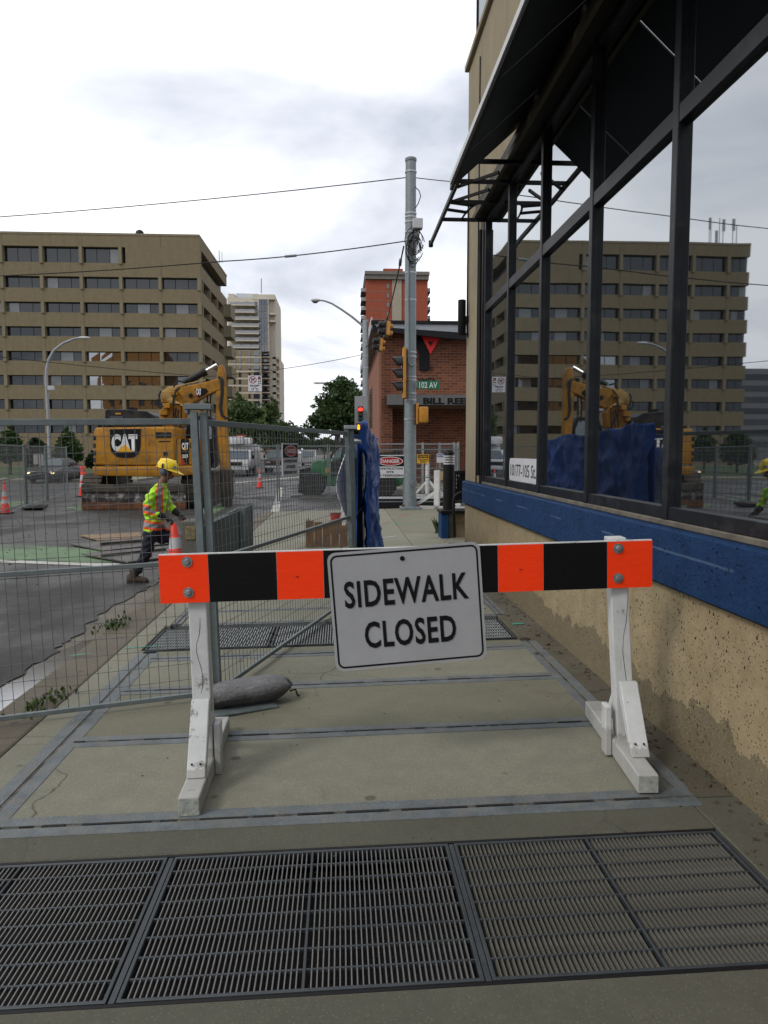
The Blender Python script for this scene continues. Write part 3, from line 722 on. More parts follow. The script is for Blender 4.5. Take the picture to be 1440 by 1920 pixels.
text('lettering', 'CLOSED', (.005, -.0042, -.125), (1, 0, 0), (0, 0, 1), .455, .135, M_ink, sg, bold=.022, local=True, space=1.08)
MB().lathe([(.012, 0), (.012, .003), (.006, .004)], 14, (-.01, -.004, .243), Euler((R(90), 0, 0)).to_matrix()).build('bolt', M_dark, sg, world=False)
# ================================================================== SITE FENCE PANELS
def panel(label, a, b, h=1.80, lift=.05, mid=True, vs=.06, hs=.10, lean=0., r=.002, post=.046, group='site fence panels', warp=None, zb=None, mw=None, mp=None, clip=False):
    a, b = Vector(a), Vector(b); d = (b-a); Lg = Vector((d.x, d.y, 0)).length; dn = d/Lg
    root = thing('site_fence', label, 'fence', a, group=group)
    mw = mw or M_wire; mp = mp or M_galv
    upv = Vector((-lean, 0, 1)).normalized()
    def pt(s, z):
        return a+dn*s+upv*z
    for s in (0., Lg): MB().bar(pt(s, 0), pt(s, h+.04), post, post, up=(0,1,0)).build('post', mp, root, bevel=.003)
    for z in ([lift, h*.5, h-.02] if mid else [lift, h-.02]):
        MB().bar(pt(post/2, z), pt(Lg-post/2, z), post*.6, post*(.85 if z > h*.8 else .62)).build('rail', mp, root, bevel=.003)
    mb = MB(); n = int(Lg/vs)
    for i in range(1, n):
        s = Lg*i/n; w1 = random.uniform(-.004, .004)
        mb.tube([pt(s, lift), pt(s+w1, h*.5), pt(s, h-.02)], r, 4, False)
    n = int((h-lift)/hs)
    for j in range(1, n):
        z = lift+(h-lift)*j/n; w1 = random.uniform(-.006, .006)
        mb.tube([pt(0, z), pt(Lg/2, z+w1), pt(Lg, z)], r, 4, False)
    struct(mb.build('wire_mesh', mw, root, fixn=False), 'stuff')
    return root
PA = Vector((-.815, 4.83, 0)); 
fa = panel('near wire fence panel left of the barricade, worker seen through it', (PA.x-.055, PA.y-.01, -.015), (-3.70, 4.0, -.07), lean=.032, h=1.83)
fb = panel('wire fence panel slanting back from the paired posts to the blue tarp', (PA.x+.0, PA.y+.02, -.01), (.115, 7.98, .0), lean=.032, h=1.82)
panel('wire fence panel behind the blue tarp', (.15, 8.06, 0), (.50, 11.6, .0), lean=.02, h=1.80, vs=.07)
cl = MB().box(PA.x-.17, PA.x+.0, PA.y-.045, PA.y+.05, 1.868, 1.905)
cl.box(PA.x-.165, PA.x-.145, PA.y-.04, PA.y+.045, 1.84, 1.868)
solo('saddle_clamp', cl, M_galv, 'steel saddle clamp capping the paired fence posts', 'clamp', (PA.x-.08, PA.y, 1.868), bevel=.004)
solo('saddle_clamp', MB().box(.03, .17, 7.94, 8.1, 1.845, 1.885), M_polefar, 'pale clamp on the fence posts beside the blue tarp', 'clamp', (.1, 8.0, 1.845), bevel=.004)
# steel foot plate and sandbag
fp = gnd(492, 1331, 0); solo('steel_plate', MB().obox((fp.x-.12, fp.y+.02, sw(fp.x)+.010), (.42, .12, .012), Matrix.Rotation(R(24), 3, 'Z')), M_galv, 'flat steel plate under the sandbag', 'plate', (fp.x, fp.y, sw(fp.x)), bevel=.002)
def sandbag(label, c, ang, L_, W_, H_, m, tail=True):
    root = thing('sandbag', label, 'sandbag', c, (0, 0, ang), group='sandbags on the fence feet')
    mb = MB(); n, mm = 26, 22; rows_ = []
    rnd = random.Random(5)
    ph = [rnd.uniform(0, 6) for _ in range(8)]
    for i in range(n+1):
        t = i/n; x = (t-.5)*L_
        w = min(1, .42+.58*(t/.22)**.8) if t < .22 else (1 if t < .62 else max(.04, (1-((t-.62)/.38)**2)**.5))
        for k in range(mm):
            a_ = 2*math.pi*k/mm; y_ = math.cos(a_); z_ = math.sin(a_)
            fold = 1+.025*math.sin(a_*3+ph[0]+t*4)+.02*math.sin(t*16+ph[1]+a_*2)+.16*math.sin(a_*8+t*6)*max(0, .34-t)*2.4
            zz_ = max(z_*.5+.5, 0)**.85
            mb.v.append(Vector((x+.012*math.sin(a_*3+ph[2]), y_*W_/2*w*fold, max(.004, (.5+(zz_-.5)*w*fold)*H_*(.80+.25*t) if t > .5 else (.5*(w*.7+.3)+(zz_-.5)*w*fold)*H_*(.80+.25*t)))))
    for i in range(n):
        for k in range(mm):
            k2 = (k+1) % mm; mb.f.append([i*mm+k, i*mm+k2, (i+1)*mm+k2, (i+1)*mm+k]); mb.m.append(0)
    mb.f.append(list(range(mm))); mb.m.append(0); mb.f.append([n*mm+k for k in range(mm)]); mb.m.append(0)
    mb.build('bag', m, root, world=False, smooth=True)
    if tail: MB().tube([(L_*.5-.01, 0, H_*.3), (L_*.5+.03, 0, H_*.33), (L_*.5+.045, .01, H_*.1), (L_*.5+.06, .02, .01)], .006, 6).build('tie', M_rubber, root, world=False)
    return root
def bagmat():
    k = NB('grey_woven_bag'); a = k.noise(6, 8, .75); b = k.noise(26, 6, .8); x = k.xyz()
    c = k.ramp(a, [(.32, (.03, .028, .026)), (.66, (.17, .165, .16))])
    c = k.mix(k.ramp(k.math('ADD', x[2], k.math('MULTIPLY', b, .1)), [(.125, 0.), (.20, .75)]), c, (.40, .40, .41))  # paler towards the top: the bag's upper highlight put into its colour
    c = k.mix(k.ramp(b, [(.58, 0.), (.64, .6)]), c, (.06, .022, .018))
    k.bump(k.math('ADD', b, k.math('MULTIPLY', k.noise(1., 5, .65, k.vec((9, 30, 22)), dist=1.5), 2.2)), .9, .02); return k.out(c, .75, .25)
sc1 = gnd(458, 1325, 0)
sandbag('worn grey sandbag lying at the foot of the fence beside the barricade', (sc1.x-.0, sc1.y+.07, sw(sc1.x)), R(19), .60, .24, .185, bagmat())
c2 = gnd(66, 956, ROAD); sandbag('dark sandbag on the far site fence foot near the left cone', (c2.x, c2.y, ROAD), R(5), .75, .45, .22, mat('dark_bag', (.05, .05, .05), .5, var=.6, scale=6, bump=.5), False)
# DANGER sign on panel B, seen at a slant
def danger(name, label, c, right, up, w, h, lines, parent_thick=.004, hdr=.40):
    right = Vector(right).normalized(); up = Vector(up).normalized(); n = right.cross(up); c = Vector(c)
    root = thing(name, label, 'sign', c-up*h/2)
    def rect(x0, x1, z0, z1, d0, d1, nm, m):
        vs = [c+right*x+up*z+n*d for d in (d0, d1) for x, z in ((x0, z0), (x1, z0), (x1, z1), (x0, z1))]
        return MB().add(vs, [(0,1,2,3), (4,5,6,7), (0,1,5,4), (1,2,6,5), (2,3,7,6), (3,0,4,7)]).build(nm, m, root)
    rect(-w/2, w/2, -h/2, h/2, -.006, 0, 'panel', mat('sign_white', (.72, .72, .74), .45, var=.05))
    rect(-w*.46, w*.46, h*(.46-hdr), h*.46, 0, .003, 'header', M_ink)
    zc_ = h*(.46-hdr/2); el = [c+right*(w*.40*math.cos(t))+up*(zc_+h*hdr*.43*math.sin(t)) for t in [2*math.pi*i/28 for i in range(28)]]
    MB().poly([p+n*.005 for p in el]).build('oval_rim', M_inkw, root, fixn=False)
    el2 = [c+right*(w*.375*math.cos(t))+up*(zc_+h*hdr*.37*math.sin(t)) for t in [2*math.pi*i/28 for i in range(28)]]
    MB().poly([p+n*.007 for p in el2]).build('oval', M_inkr, root, fixn=False)
    text('lettering', 'DANGER', c+up*zc_, right, up, w*.58, h*hdr*.34, M_inkw, root, depth=.009, bold=.03)
    for i, (s, ww) in enumerate(lines):
        text('lettering', s, c+up*(h*(.46-hdr)-h*(.92-hdr)*(i+.62)/len(lines)+h*.0), right, up, w*ww, h*.095, M_ink, root, depth=.003, bold=.03)
    return root
dirB = Vector((.93, 2.95, 0)).normalized()
q0 = Vector((-.815, 4.85, 0))
def onB(u, v):   # point on panel B plane under a pixel
    d = ray(u, v); n = Vector((dirB.y, -dirB.x, 0)); t = (q0-Vector((0,0,1.6))).dot(n)/d.dot(n); return Vector((0,0,1.6))+d*t
pL, pR = onB(534, 862), onB(563, 862); pT, pBt = onB(548, 831), onB(548, 892)
cD = (pL+pR)/2+Vector((-dirB.y, dirB.x, 0))*.02; cD.z = (pT.z+pBt.z)/2
danger('danger_sign', 'small white DANGER confined space sign tied to the slanting fence panel', cD, dirB, (0,0,1), (pR-pL).length, pT.z-pBt.z, [('CONFINED SPACE', .84), ('AUTHORIZED', .6), ('PERSONNEL ONLY', .84)])

# ---- blue tarp over panel C
def tarpmat(name, c1, c2):
    k = NB(name); a = k.noise(3, 6, .6, dist=1); b = k.noise(30, 5, .7)
    c = k.ramp(a, [(.3, c1), (.7, c2)]); k.bump(k.math('ADD', k.noise(5, 7, .7, dist=1.2), k.math('MULTIPLY', b, .25)), .5, .06); return k.out(c, .45, .18)
M_tarp = tarpmat('blue_tarp', (.013, .06, .27), (.026, .115, .44))
M_tarpw = tarpmat('white_sheet', (.85, .85, .87), (.95, .95, .96))
def cloth(name, fn, nu, nv, m, label, cat, loc, th=.004):
    mb = MB()
    for j in range(nv+1):
        for i in range(nu+1): mb.v.append(Vector(fn(i/nu, j/nv)))
    for j in range(nv):
        for i in range(nu): a = j*(nu+1)+i; mb.f.append([a, a+1, a+nu+2, a+nu+1]); mb.m.append(0)
    me = mb.mesh(name, m, off=Vector(loc), smooth=False, fixn=False)
    me.polygons.foreach_set('use_smooth', [True]*len(me.polygons))
    o = link(name, me); o.location = loc; tag(o, label, cat)
    so_ = o.modifiers.new('thickness', 'SOLIDIFY'); so_.thickness = th; so_.offset = 0
    return o
def tarpf(s, t):
    y = 8.12+s*3.45; z0 = 1.93-.10*s+.10*math.exp(-((s-.16)/.07)**2)-.05*math.sin(s*9)**2; z = .12+(z0-.12)*(1-t)
    x = .125+s*.35+.02
    hang = t**.8
    x += .035+.10*hang*(1-.4*s)+.035*math.sin(s*11+1.2*t)*(.25+hang)+.07*noise.noise(Vector((s*7, t*2.0, 0)))+.07*(.5-abs(noise.noise(Vector((s*9+3, t*4.5+s*3, 4)))*1.6))+.03*(.5-abs(noise.noise(Vector((s*24+t*6, t*10, 9)))*1.6))+.05*math.sin(t*7+s*3)*(.2+.4*(1-s))
    y += .05*math.sin(t*5+s*11)
    return (x, y, z)
cloth('blue_tarp', tarpf, 130, 60, M_tarp, 'crumpled blue tarp hung over the fence beside the pole', 'tarp', (.3, 9.8, .0))
def tarpin(s, t):
    y = 8.2+s*1.5; z = 1.70-t*1.5; return (.175+.1*s-.0-.02*math.sin(t*3.1)+.02*math.sin(s*12+t*4), y, z)
cloth('blue_tarp_flap', tarpin, 14, 18, M_tarp, 'blue tarp flap showing through the wire behind the fence post', 'tarp', (.12, 8.8, .2))
def wht(s, t):
    x0 = .085-.13*math.sin(math.pi*(t*.8+.1))**1.5*(1-s*.2); return (x0+.10*s+.012*math.sin(s*20+t*9), 8.25+s*.7+.03*math.sin(t*8), 1.66-t*.86)
cloth('white_sheet', wht, 16, 18, M_tarpw, 'white plastic sheet bulging behind the fence post', 'sheet', (.0, 8.5, .8))

# ================================================================== WORKER
def worker():
    root = thing('person', 'worker in yellow hard hat and lime shirt striding, gloved hands on a cone', 'person', (-2.50, 10.2, ROAD))
    S = 10.2/1400
    def P(u, v, dy=0.): return Vector(((u-640)*S+2.50, dy, 1.6+(848-v)*S-ROAD))
    J = {}
    sk = []   # (name, pos, radius, parent)
    def j(n, p, r, par=None): J[n] = len(sk); sk.append((p, r if isinstance(r, tuple) else (r, r), par))
    j('pel', P(292, 996), (.145, .155))
    j('belly', P(293, 972), (.15, .165), 'pel'); j('chest', P(300, 940), (.14, .175), 'belly'); j('uchest', P(304, 918), (.11, .15), 'chest')
    j('neck', P(310, 905), (.058, .058), 'uchest'); j('neck2', P(315, 896), (.056, .056), 'neck')
    j('h1', P(320, 889), (.078, .07), 'neck2'); j('h2', P(320, 876), (.088, .075), 'h1')
    # near (right) arm
    j('rs', P(296, 921, -.17), (.07, .07), 'uchest'); j('re', P(287, 955, -.24), (.058, .058), 'rs'); j('rm', P(301, 961, -.22), (.052, .052), 're'); j('rw', P(316, 965, -.18), (.04, .04), 'rm')
    j('ls', P(308, 922, .17), (.07, .07), 'uchest'); j('le', P(316, 950, .22), (.056, .056), 'ls'); j('lm', P(325, 957, .16), (.05, .05), 'le'); j('lw', P(334, 962, .10), (.04, .04), 'lm')
    # trailing (right) leg
    j('rh', P(287, 1004, -.09), (.105, .105), 'pel'); j('rk', P(281, 1036, -.11), (.075, .078), 'rh'); j('rc', P(270, 1054, -.11), (.068, .068), 'rk'); j('ra', P(258, 1077, -.11), (.05, .05), 'rc')
    j('lh', P(299, 1003, .09), (.105, .105), 'pel'); j('lk', P(335, 1013, .11), (.078, .08), 'lh'); j('lc', P(340, 1038, .11), (.066, .066), 'lk'); j('la', P(338, 1075, .11), (.05, .05), 'lc')
    me = bpy.data.meshes.new('sk'); me.from_pydata([s[0] for s in sk], [(J[s[2]], i) for i, s in enumerate(sk) if s[2]], [])
    ob = bpy.data.objects.new('sk', me); COL.objects.link(ob)
    mod = ob.modifiers.new('s', 'SKIN'); mod.use_smooth_shade = True; mod.branch_smoothing = .6
    for i, s in enumerate(sk): me.skin_vertices[0].data[i].radius = s[1]
    me.skin_vertices[0].data[0].use_root = True
    sb = ob.modifiers.new('ss', 'SUBSURF'); sb.levels = 4
    bpy.context.view_layer.update()
    m2 = bpy.data.meshes.new_from_object(ob.evaluated_get(bpy.context.evaluated_depsgraph_get())); bpy.data.objects.remove(ob)
    def cmat(n, c, r=.85, **k): return mat(n, c, r, var=.18, scale=9, bump=.45, bscale=14, **k)
    ml = [cmat('lime_shirt', (.40, .72, .035)), cmat('navy_trousers', (.012, .016, .03)), mat('skin', (.22, .105, .065), .55, var=.1), mat('reflective_grey_tape', (.26, .26, .27), .5, var=.1), mat('orange_tape', (.85, .10, .015), .6, var=.1)]
    m2.materials.clear(); [m2.materials.append(m) for m in ml]
    hem = P(290, 991).z; J_ = lambda n: sk[J[n]][0]
    # wrinkles
    nms = [v.normal.copy() for v in m2.vertices]
    for v, nrm in zip(m2.vertices, nms):
        q = v.co.copy()
        a_ = .006*math.sin(q.z*48+q.x*26+q.y*15)+.005*math.sin(q.z*77-q.x*40+1.1)
        if q.z < J_('neck').z-.02: v.co = q+nrm*a_
    el, wr, sh = J_('re'), J_('rw'), J_('rs')
    for p in m2.polygons:
        c = p.center; p.use_smooth = True; k = 0
        nk = J_('neck')
        if c.z > nk.z+.0 and c.x > nk.x-.2: k = 2
        if c.z < hem+ .02*math.sin(c.x*30): k = 1 if not (c.z > hem-.0) else 0
        if k == 0:
            ax = J_('uchest')-J_('pel'); ax.normalize(); h = (c-J_('pel')).dot(ax)
            armr = c.y < -.175 and c.x < wr.x+.05; arml = c.y > .185
            if armr or arml:
                A, B = (J_('rs'), J_('re')) if armr else (J_('ls'), J_('le'))
                t = (c-A).dot(B-A)/(B-A).length_squared; 
                if (c-(A+(B-A)*max(0, min(1, t)))).length < .13 and .68 < t < 1.12: k = 3 if .79 < t < 1.0 else 4
            else:
                if .045 < h < .165: k = 3 if .075 < h < .135 else 4
                elif h >= .185:
                    fx_ = (c-J_('pel')-ax*h); fwd = Vector((ax.z, 0, -ax.x)); side = abs(fx_.dot(fwd)-(.045+.10*(.45-h)))
                    if side < .044 and abs(c.y) > .06: k = 3 if side < .024 else 4
        p.material_index = k
    m2.name = 'body'; body = link('body', m2, root)
    def LBW(mb, nm, m, par=root, **k): return mb.build(nm, m, par, world=False, **k)
    # face
    H = P(320, 882)
    LBW(MB().ell(H+Vector((.088, 0, -.012)), (.018, .014, .026), 10, 7), 'nose', ml[2], smooth=True)
    for s_ in (-1, 1):
        LBW(MB().ell(H+Vector((.072, s_*.032, .012)), (.014, .016, .009), 8, 6), 'eye', mat('eye_dark', (.02, .015, .012), .3, var=0), smooth=True)
        LBW(MB().ell(H+Vector((-.005, s_*.078, -.008)), (.022, .010, .034), 8, 6), 'ear', ml[2], smooth=True)
    LBW(MB().ell(H+Vector((.07, 0, -.060)), (.018, .026, .008), 8, 6), 'mouth', mat('lip', (.14, .05, .04), .5, var=0), smooth=True)
    LBW(MB().ell(H+Vector((.035, 0, -.078)), (.05, .045, .03), 10, 7), 'chin', ml[2], smooth=True)
    LBW(MB().ell(H+Vector((-.035, 0, -.01)), (.07, .078, .075), 12, 8), 'hair', mat('dark_hair', (.012, .010, .009), .7, var=.3), smooth=True)
    # hard hat with brim, tilted with the head
    MT = Matrix.Rotation(R(16), 3, 'Y'); Hc = H+Vector((-.002, 0, .030))
    prof = [(.128, 0), (.130, .012), (.126, .05), (.108, .092), (.07, .122), (.03, .133), (.0015, .135)]
    hat = LBW(MB().lathe(prof, 26, Hc, MT@Matrix.Diagonal((1.12, .9, 1))), 'hard_hat', mat('hat_yellow', (.80, .56, .012), .35, var=.06), smooth=True)
    brim = MB(); o_ = []
    for k in range(30):
        a_ = 2*math.pi*k/30; ex = .012+.075*max(0, math.cos(a_))**1.2
        o_.append(((.14+ex)*math.cos(a_), .125*math.sin(a_)*(1+ex)))
    vs = [Hc+MT@Vector((.13*math.cos(2*math.pi*k/30), .11*math.sin(2*math.pi*k/30), .014)) for k in range(30)]+[Hc+MT@Vector((p[0], p[1], -.014*max(0, p[0]/.15))) for p in o_]
    vs += [v-Vector((0,0,.006)) for v in vs]
    fs = []
    for k in range(30):
        k2 = (k+1) % 30; fs += [(k, k2, k2+30, k+30), (k+60, k+90, k2+90, k2+60), (k+30, k2+30, k2+90, k+90)]
    LBW(brim.add(vs, fs), 'brim', mat('hat_yellow', (.8, .56, .012)), hat, smooth=True)
    LBW(MB().bar(Hc+MT@Vector((-.12, 0, .065)), Hc+MT@Vector((.10, 0, .085)), .022, .10), 'ridge', mat('hat_yellow', (.8, .56, .012)), hat, bevel=.01)
    LBW(MB().obox(Hc+MT@Vector((.105, -.075, .045)), (.04, .012, .035), Matrix.Rotation(R(30), 3, 'Z')), 'sticker', mat('blue_sticker', (.08, .25, .45), .4, var=.5, scale=60), hat)
    for s_ in (-1, 1):
        mf = LBW(MB().ell(H+Vector((-.035, s_*.098, -.012)), (.042, .026, .055), 12, 8), 'ear_muff', mat('muff_grey', (.10, .13, .17), .4, var=.1), smooth=True)
        LBW(MB().tube([H+Vector((-.035, s_*.115, .03)), H+Vector((-.04, s_*.13, .07)), H+Vector((-.03, s_*.12, .10))], .012, 6), 'muff_arm', M_blackpl, mf, smooth=True)
    # gloved hands: palm, four fingers, thumb, closed over the cone tops
    for (w_, dirx, sy) in ((J_('rw'), Vector((.85, .25, -.45)), -1), (J_('lw'), Vector((.80, -.1, -.6)), 1)):
        dirx.normalize(); side = dirx.cross(Vector((0,0,1))).normalized(); dn = side.cross(dirx)
        gm = mat('black_glove', (.014, .014, .015), .7, var=.3, bump=.3)
        mb = MB(); mb.tube([w_-dirx*.07, w_-dirx*.02, w_+dirx*.02], [.05, .046, .042], 10)
        pc = w_+dirx*.065; MM = Matrix((dirx, side, dn)).transposed(); mb.ell(pc, (.06, .048, .026), 12, 8, MM)
        for f in range(4):
            b0 = w_+dirx*.105+side*(f-1.5)*.023; ln_ = (.034, .04, .038, .03)[f]
            mb.tube([b0-dirx*.02, b0+dirx*ln_*.6-dn*.004, b0+dirx*ln_*1.1-dn*.028, b0+dirx*ln_*.75-dn*.056], [.013, .013, .012, .009], 8)
        th = w_+dirx*.04+side*sy*.045
        mb.tube([th-dirx*.01, th+dirx*.03+side*sy*.018-dn*.018, th+dirx*.055+side*sy*.008-dn*.04], [.015, .013, .010], 8)
        LBW(mb, 'glove', gm, smooth=True)
    # boots
    for (a_, toe) in ((J_('ra'), Vector((1, 0, -.0))), (J_('la'), Vector((1, 0, 0)))):
        mb = MB(); gz = 0.012
        mb.tube([a_+Vector((.01, 0, .10)), a_+Vector((0, 0, .03)), (a_.x-.005, a_.y, gz+.09)], [.066, .06, .062], 12)
        for i in range(9):
            pass
        prof_ = [(-.09, .035, .10), (-.07, .048, .12), (-.02, .05, .12), (.04, .05, .10), (.09, .055, .085), (.14, .054, .078), (.175, .04, .06), (.19, .02, .04)]
        o = len(mb.v); K = 12
        for (x_, wd, ht) in prof_:
            for k in range(K):
                an = 2*math.pi*k/K; mb.v.append(Vector((a_.x+x_, a_.y+wd*math.cos(an), gz+ht/2+ht/2*max(-1, min(1, 1.15*math.sin(an))))))
        for i in range(len(prof_)-1):
            for k in range(K): k2 = (k+1) % K; mb.f.append([o+i*K+k, o+i*K+k2, o+(i+1)*K+k2, o+(i+1)*K+k]); mb.m.append(0)
        mb.f.append([o+k for k in range(K)]); mb.m.append(0); e_ = o+(len(prof_)-1)*K; mb.f.append([e_+k for k in range(K)]); mb.m.append(0)
        bt = LBW(mb, 'boot', mat('brown_boot', (.055, .035, .022), .75, var=.5, scale=18, bump=.4, dirt=(.12,.1,.075), dirt_amt=.6, dscale=12), smooth=True)
        LBW(MB().prism([(a_.x-.095, 0), (a_.x+.18, 0), (a_.x+.195, .022), (a_.x-.095, .022)], a_.y-.054, a_.y+.054, 'xz'), 'sole', M_rubber, bt, bevel=.006)
    return root
worker()

# ================================================================== CONES
def cone(label, c, h=.72, r=.13, tilt=(0,0,0), collars=((.62, .80),), base=True, knob=False, group='traffic cones on the site'):
    root = thing('traffic_cone', label, 'traffic cone', c, tilt, group=group)
    rt_ = r*.22
    def rad(t): return r+(rt_-r)*t
    if base: MB().box(-r*1.45, r*1.45, -r*1.45, r*1.45, 0, .035).build('base', M_rubber, root, world=False, bevel=.012)
    MB().lathe([(rad(0), .035), (rad(1), h), (rad(1)*.8, h+.008)], 22).build('cone_body', M_cone, root, world=False, smooth=True)
    for (a, b) in collars: MB().lathe([(rad(a)+.003, h*a), (rad(b)+.003, h*b)], 22).build('collar', M_conew, root, world=False, smooth=True)
    if knob: MB().lathe([(.02, h), (.028, h+.02), (.02, h+.05), (.034, h+.07), (.03, h+.10)], 12).build('knob', M_cone, root, world=False, smooth=True)
    return root
def gz(u, v, z=ROAD): p = gnd(u, v, z); return p
cw = at(341, 1040, 10.18); cone('orange cone with white collar held upright by the worker', (cw.x-.015, 10.05, -.045), .70, .155, (0, R(-5), 0), ((.52, .74),))
cone('orange cone behind the one in the worker\'s near hand', (cw.x+.10, 10.32, -.02), .74, .14, (0, R(-8), 0), ((.30, .48),))
def tallcone(label, u, v, hpx, k=1.0):
    p = gz(u, v); h = hpx/1400*p.y; return cone(label, p, h*.88, h*.15*k, collars=((.36, .50), (.60, .80)), knob=True)
tallcone('tall orange channelizer cone at the left edge on the far road', 10, 963, 60, .9)
tallcone('tall orange channelizer cone standing left of the excavator blade', 155, 931, 56, .8)
tallcone('tall orange cone on the concrete between truck and danger sign', 487, 915, 37, 1.0)
tallcone('small distant orange cone beyond the excavator, right of the delineator', 179, 897, 16)
p = gz(157, 905); h = 30/1400*p.y
dl = thing('delineator_panel', 'orange slotted delineator board beside the dark sedan', 'delineator', (p.x, p.y, ROAD))
wd = .12
for x in (-wd, wd): MB().box(x-.04, x+.04, -.03, .03, 0, h).build('upright', M_cone, dl, world=False, bevel=.01)
for z in (h*.25, h*.6, h-.06): MB().box(-wd+.0405, wd-.0405, -.025, .025, z-.06, z+.06).build('crosspiece', M_cone, dl, world=False)
# ================================================================== EXCAVATOR
EY = 24.0
def XZ(u, v, Y=EY): p = at(u, v, Y); return (p.x, p.z)
ex = thing('excavator', 'yellow tracked excavator with raised boom and rusty dozer blade on the road', 'excavator', (at(270, 900, EY).x, 25, ROAD))
def pp(pts, y0, y1, nm, m, par=ex, Y=EY, **k): return MB().prism([XZ(u, v, Y) for u, v in pts], y0, y1).build(nm, m, par, **k)
body = pp([(188, 812), (193, 803), (335, 801), (338, 806), (338, 873), (188, 871)], 23.3, 25.9, 'upper_body', M_yellow, bevel=.09, seg=3, smooth=True)
pp([(186, 874), (374, 872), (374, 889), (330, 893), (192, 891)], 23.22, 25.8, 'counterweight_skirt', M_yellow, bevel=.06, seg=2, smooth=True)
sb_ = pp([(338.5, 824), (372, 823), (373, 871), (338.5, 872)], 23.36, 25.2, 'side_box', M_yellow, bevel=.05, seg=2, smooth=True)
pp([(293, 804.5), (335, 804), (335.5, 871), (293, 871)], 23.27, 23.31, 'door_panel', M_yellow, body, bevel=.015)
pp([(302, 811.5), (331, 811.5), (331, 822), (302, 822)], 23.255, 23.275, 'vent_grille', M_cab, body)
pp([(317, 848), (324, 848), (324, 854), (317, 854)], 23.255, 23.275, 'latch', M_cab, body)
pp([(308, 827.5), (329, 827), (329, 829), (308, 829.5)], 23.26, 23.275, 'badge_strip', M_cab, body)
for v in (818, 832, 846, 858): pp([(188, v), (193.5, v), (193.5, v+8), (188, v+8)], 23.295, 23.42, 'tail_slot', M_cab, body)
FY = 23.29
pp([(206, 805), (264, 804), (263.5, 838), (260, 850), (252, 857), (242, 858.5), (228, 858), (217, 856), (209, 848), (206.5, 836)], FY-.004, FY+.02, 'emblem_panel', M_ink, body, Y=FY)
def ptext(s, u0, u1, v0, v1, Y, m, par, bold=.03, nm='lettering'):
    a, b = at(u0, v1, Y), at(u1, v0, Y); return text(nm, s, ((a.x+b.x)/2, Y, (a.z+b.z)/2), (1,0,0), (0,0,1), abs(b.x-a.x), abs(b.z-a.z), m, par, depth=.004, bold=bold)
ptext('CAT', 209.5, 257.5, 814, 846.5, FY-.006, M_inkw, body, .07)
pp([(218.5, 847), (248.5, 847), (234, 833)], FY-.016, FY-.011, 'emblem_triangle', mat('emblem_yellow', (.85, .42, .02), .5, var=.05), body, Y=FY)
SY = 23.35
pp([(339, 823), (354, 823), (354, 870), (349, 870), (339, 850)], SY-.01, SY+.02, 'emblem_panel', M_ink, sb_, Y=SY)
ptext('CAT', 341, 353, 830, 843, SY-.012, M_inkw, sb_, .06); ptext('315F', 342, 352.5, 852, 859, SY-.012, M_inkw, sb_, .05)
pp([(343.5, 844), (350.5, 844), (347, 838.5)], SY-.022, SY-.018, 'emblem_triangle', MATS['emblem_yellow'], sb_, Y=SY)
pp([(339.5, 850), (347, 871), (340, 871)], SY-.02, SY-.012, 'red_wedge', M_inkr, sb_, Y=SY)
pp([(357, 830), (370, 830), (370, 840), (357, 840)], SY-.01, SY+.02, 'data_plate', M_ink, sb_, Y=SY)
for i in range(3): pp([(359.5, 832+i*2.6), (366.5, 832+i*2.6), (366.5, 833.1+i*2.6), (359.5, 833.1+i*2.6)], SY-.016, SY-.012, 'plate_line', M_inkw, sb_, Y=SY)
hood = pp([(202, 801), (202, 770), (206, 768), (240, 768.5), (280, 772), (292, 779), (297, 790), (296, 801)], 23.7, 25.3, 'engine_hood', M_cab, bevel=.03, seg=2)
pp([(237, 768), (237, 763), (247, 763), (247, 768)], 24.2, 24.7, 'exhaust', M_dark, hood)
pp([(222, 775), (232, 775), (232, 778), (222, 778)], 23.68, 23.702, 'warning_label', M_sigyel, hood)
pp([(212, 781), (236, 781), (236, 789), (212, 789)], 23.68, 23.702, 'hood_vent', M_grate, hood)
cabx = pp([(338, 880), (338, 800), (345, 778), (384, 776), (394, 800), (394, 860), (385, 880)], 24.9, 26.3, 'cab', M_cab, bevel=.05)
pp([(349, 786), (366, 785), (366, 822), (349, 822)], 24.87, 24.902, 'cab_window', M_carglass, cabx); pp([(369, 785), (381, 784), (388, 802), (388, 822), (369, 822)], 24.87, 24.902, 'cab_window', M_carglass, cabx)
def P3(u, v, Y): return at(u, v, Y)
MB().tube([P3(325, 800, 24), P3(325, 761, 24), P3(327, 758, 24), P3(338, 758, 24), P3(340, 761, 24), P3(340, 800, 24)], .022, 6).build('handrail', M_dark, ex)
MB().tube([P3(336, 766, 25), P3(352, 768, 25), P3(356, 771, 25), P3(360, 800, 25)], .02, 6).build('handrail', M_dark, ex)
lb = pp([(297, 800), (297, 775), (301, 755), (306, 742), (316, 734), (330, 740), (338, 757), (343, 770), (338, 800)], 24.35, 24.85, 'lower_boom', M_yellow, bevel=.03)
for (u0, u1, v0, v1, y_) in ((297, 312, 768, 779, 24.1), (300, 322, 744, 755, 24.15), (306, 318, 756, 766, 24.05), (313, 330, 733, 741, 24.2), (296, 306, 780, 788, 24.15)):
    pp([(u0, v1), (u0, v0), (u1, v0-1), (u1, v1-1)], y_, 24.36, 'valve_block', M_yellow, lb, bevel=.02)
ub = pp([(314, 736), (320, 727.5), (342, 722), (375, 715.5), (411, 706), (415, 716), (411, 727), (380, 741), (345, 761), (334, 757)], 24.4, 24.8, 'upper_boom', M_yellow, bevel=.025)
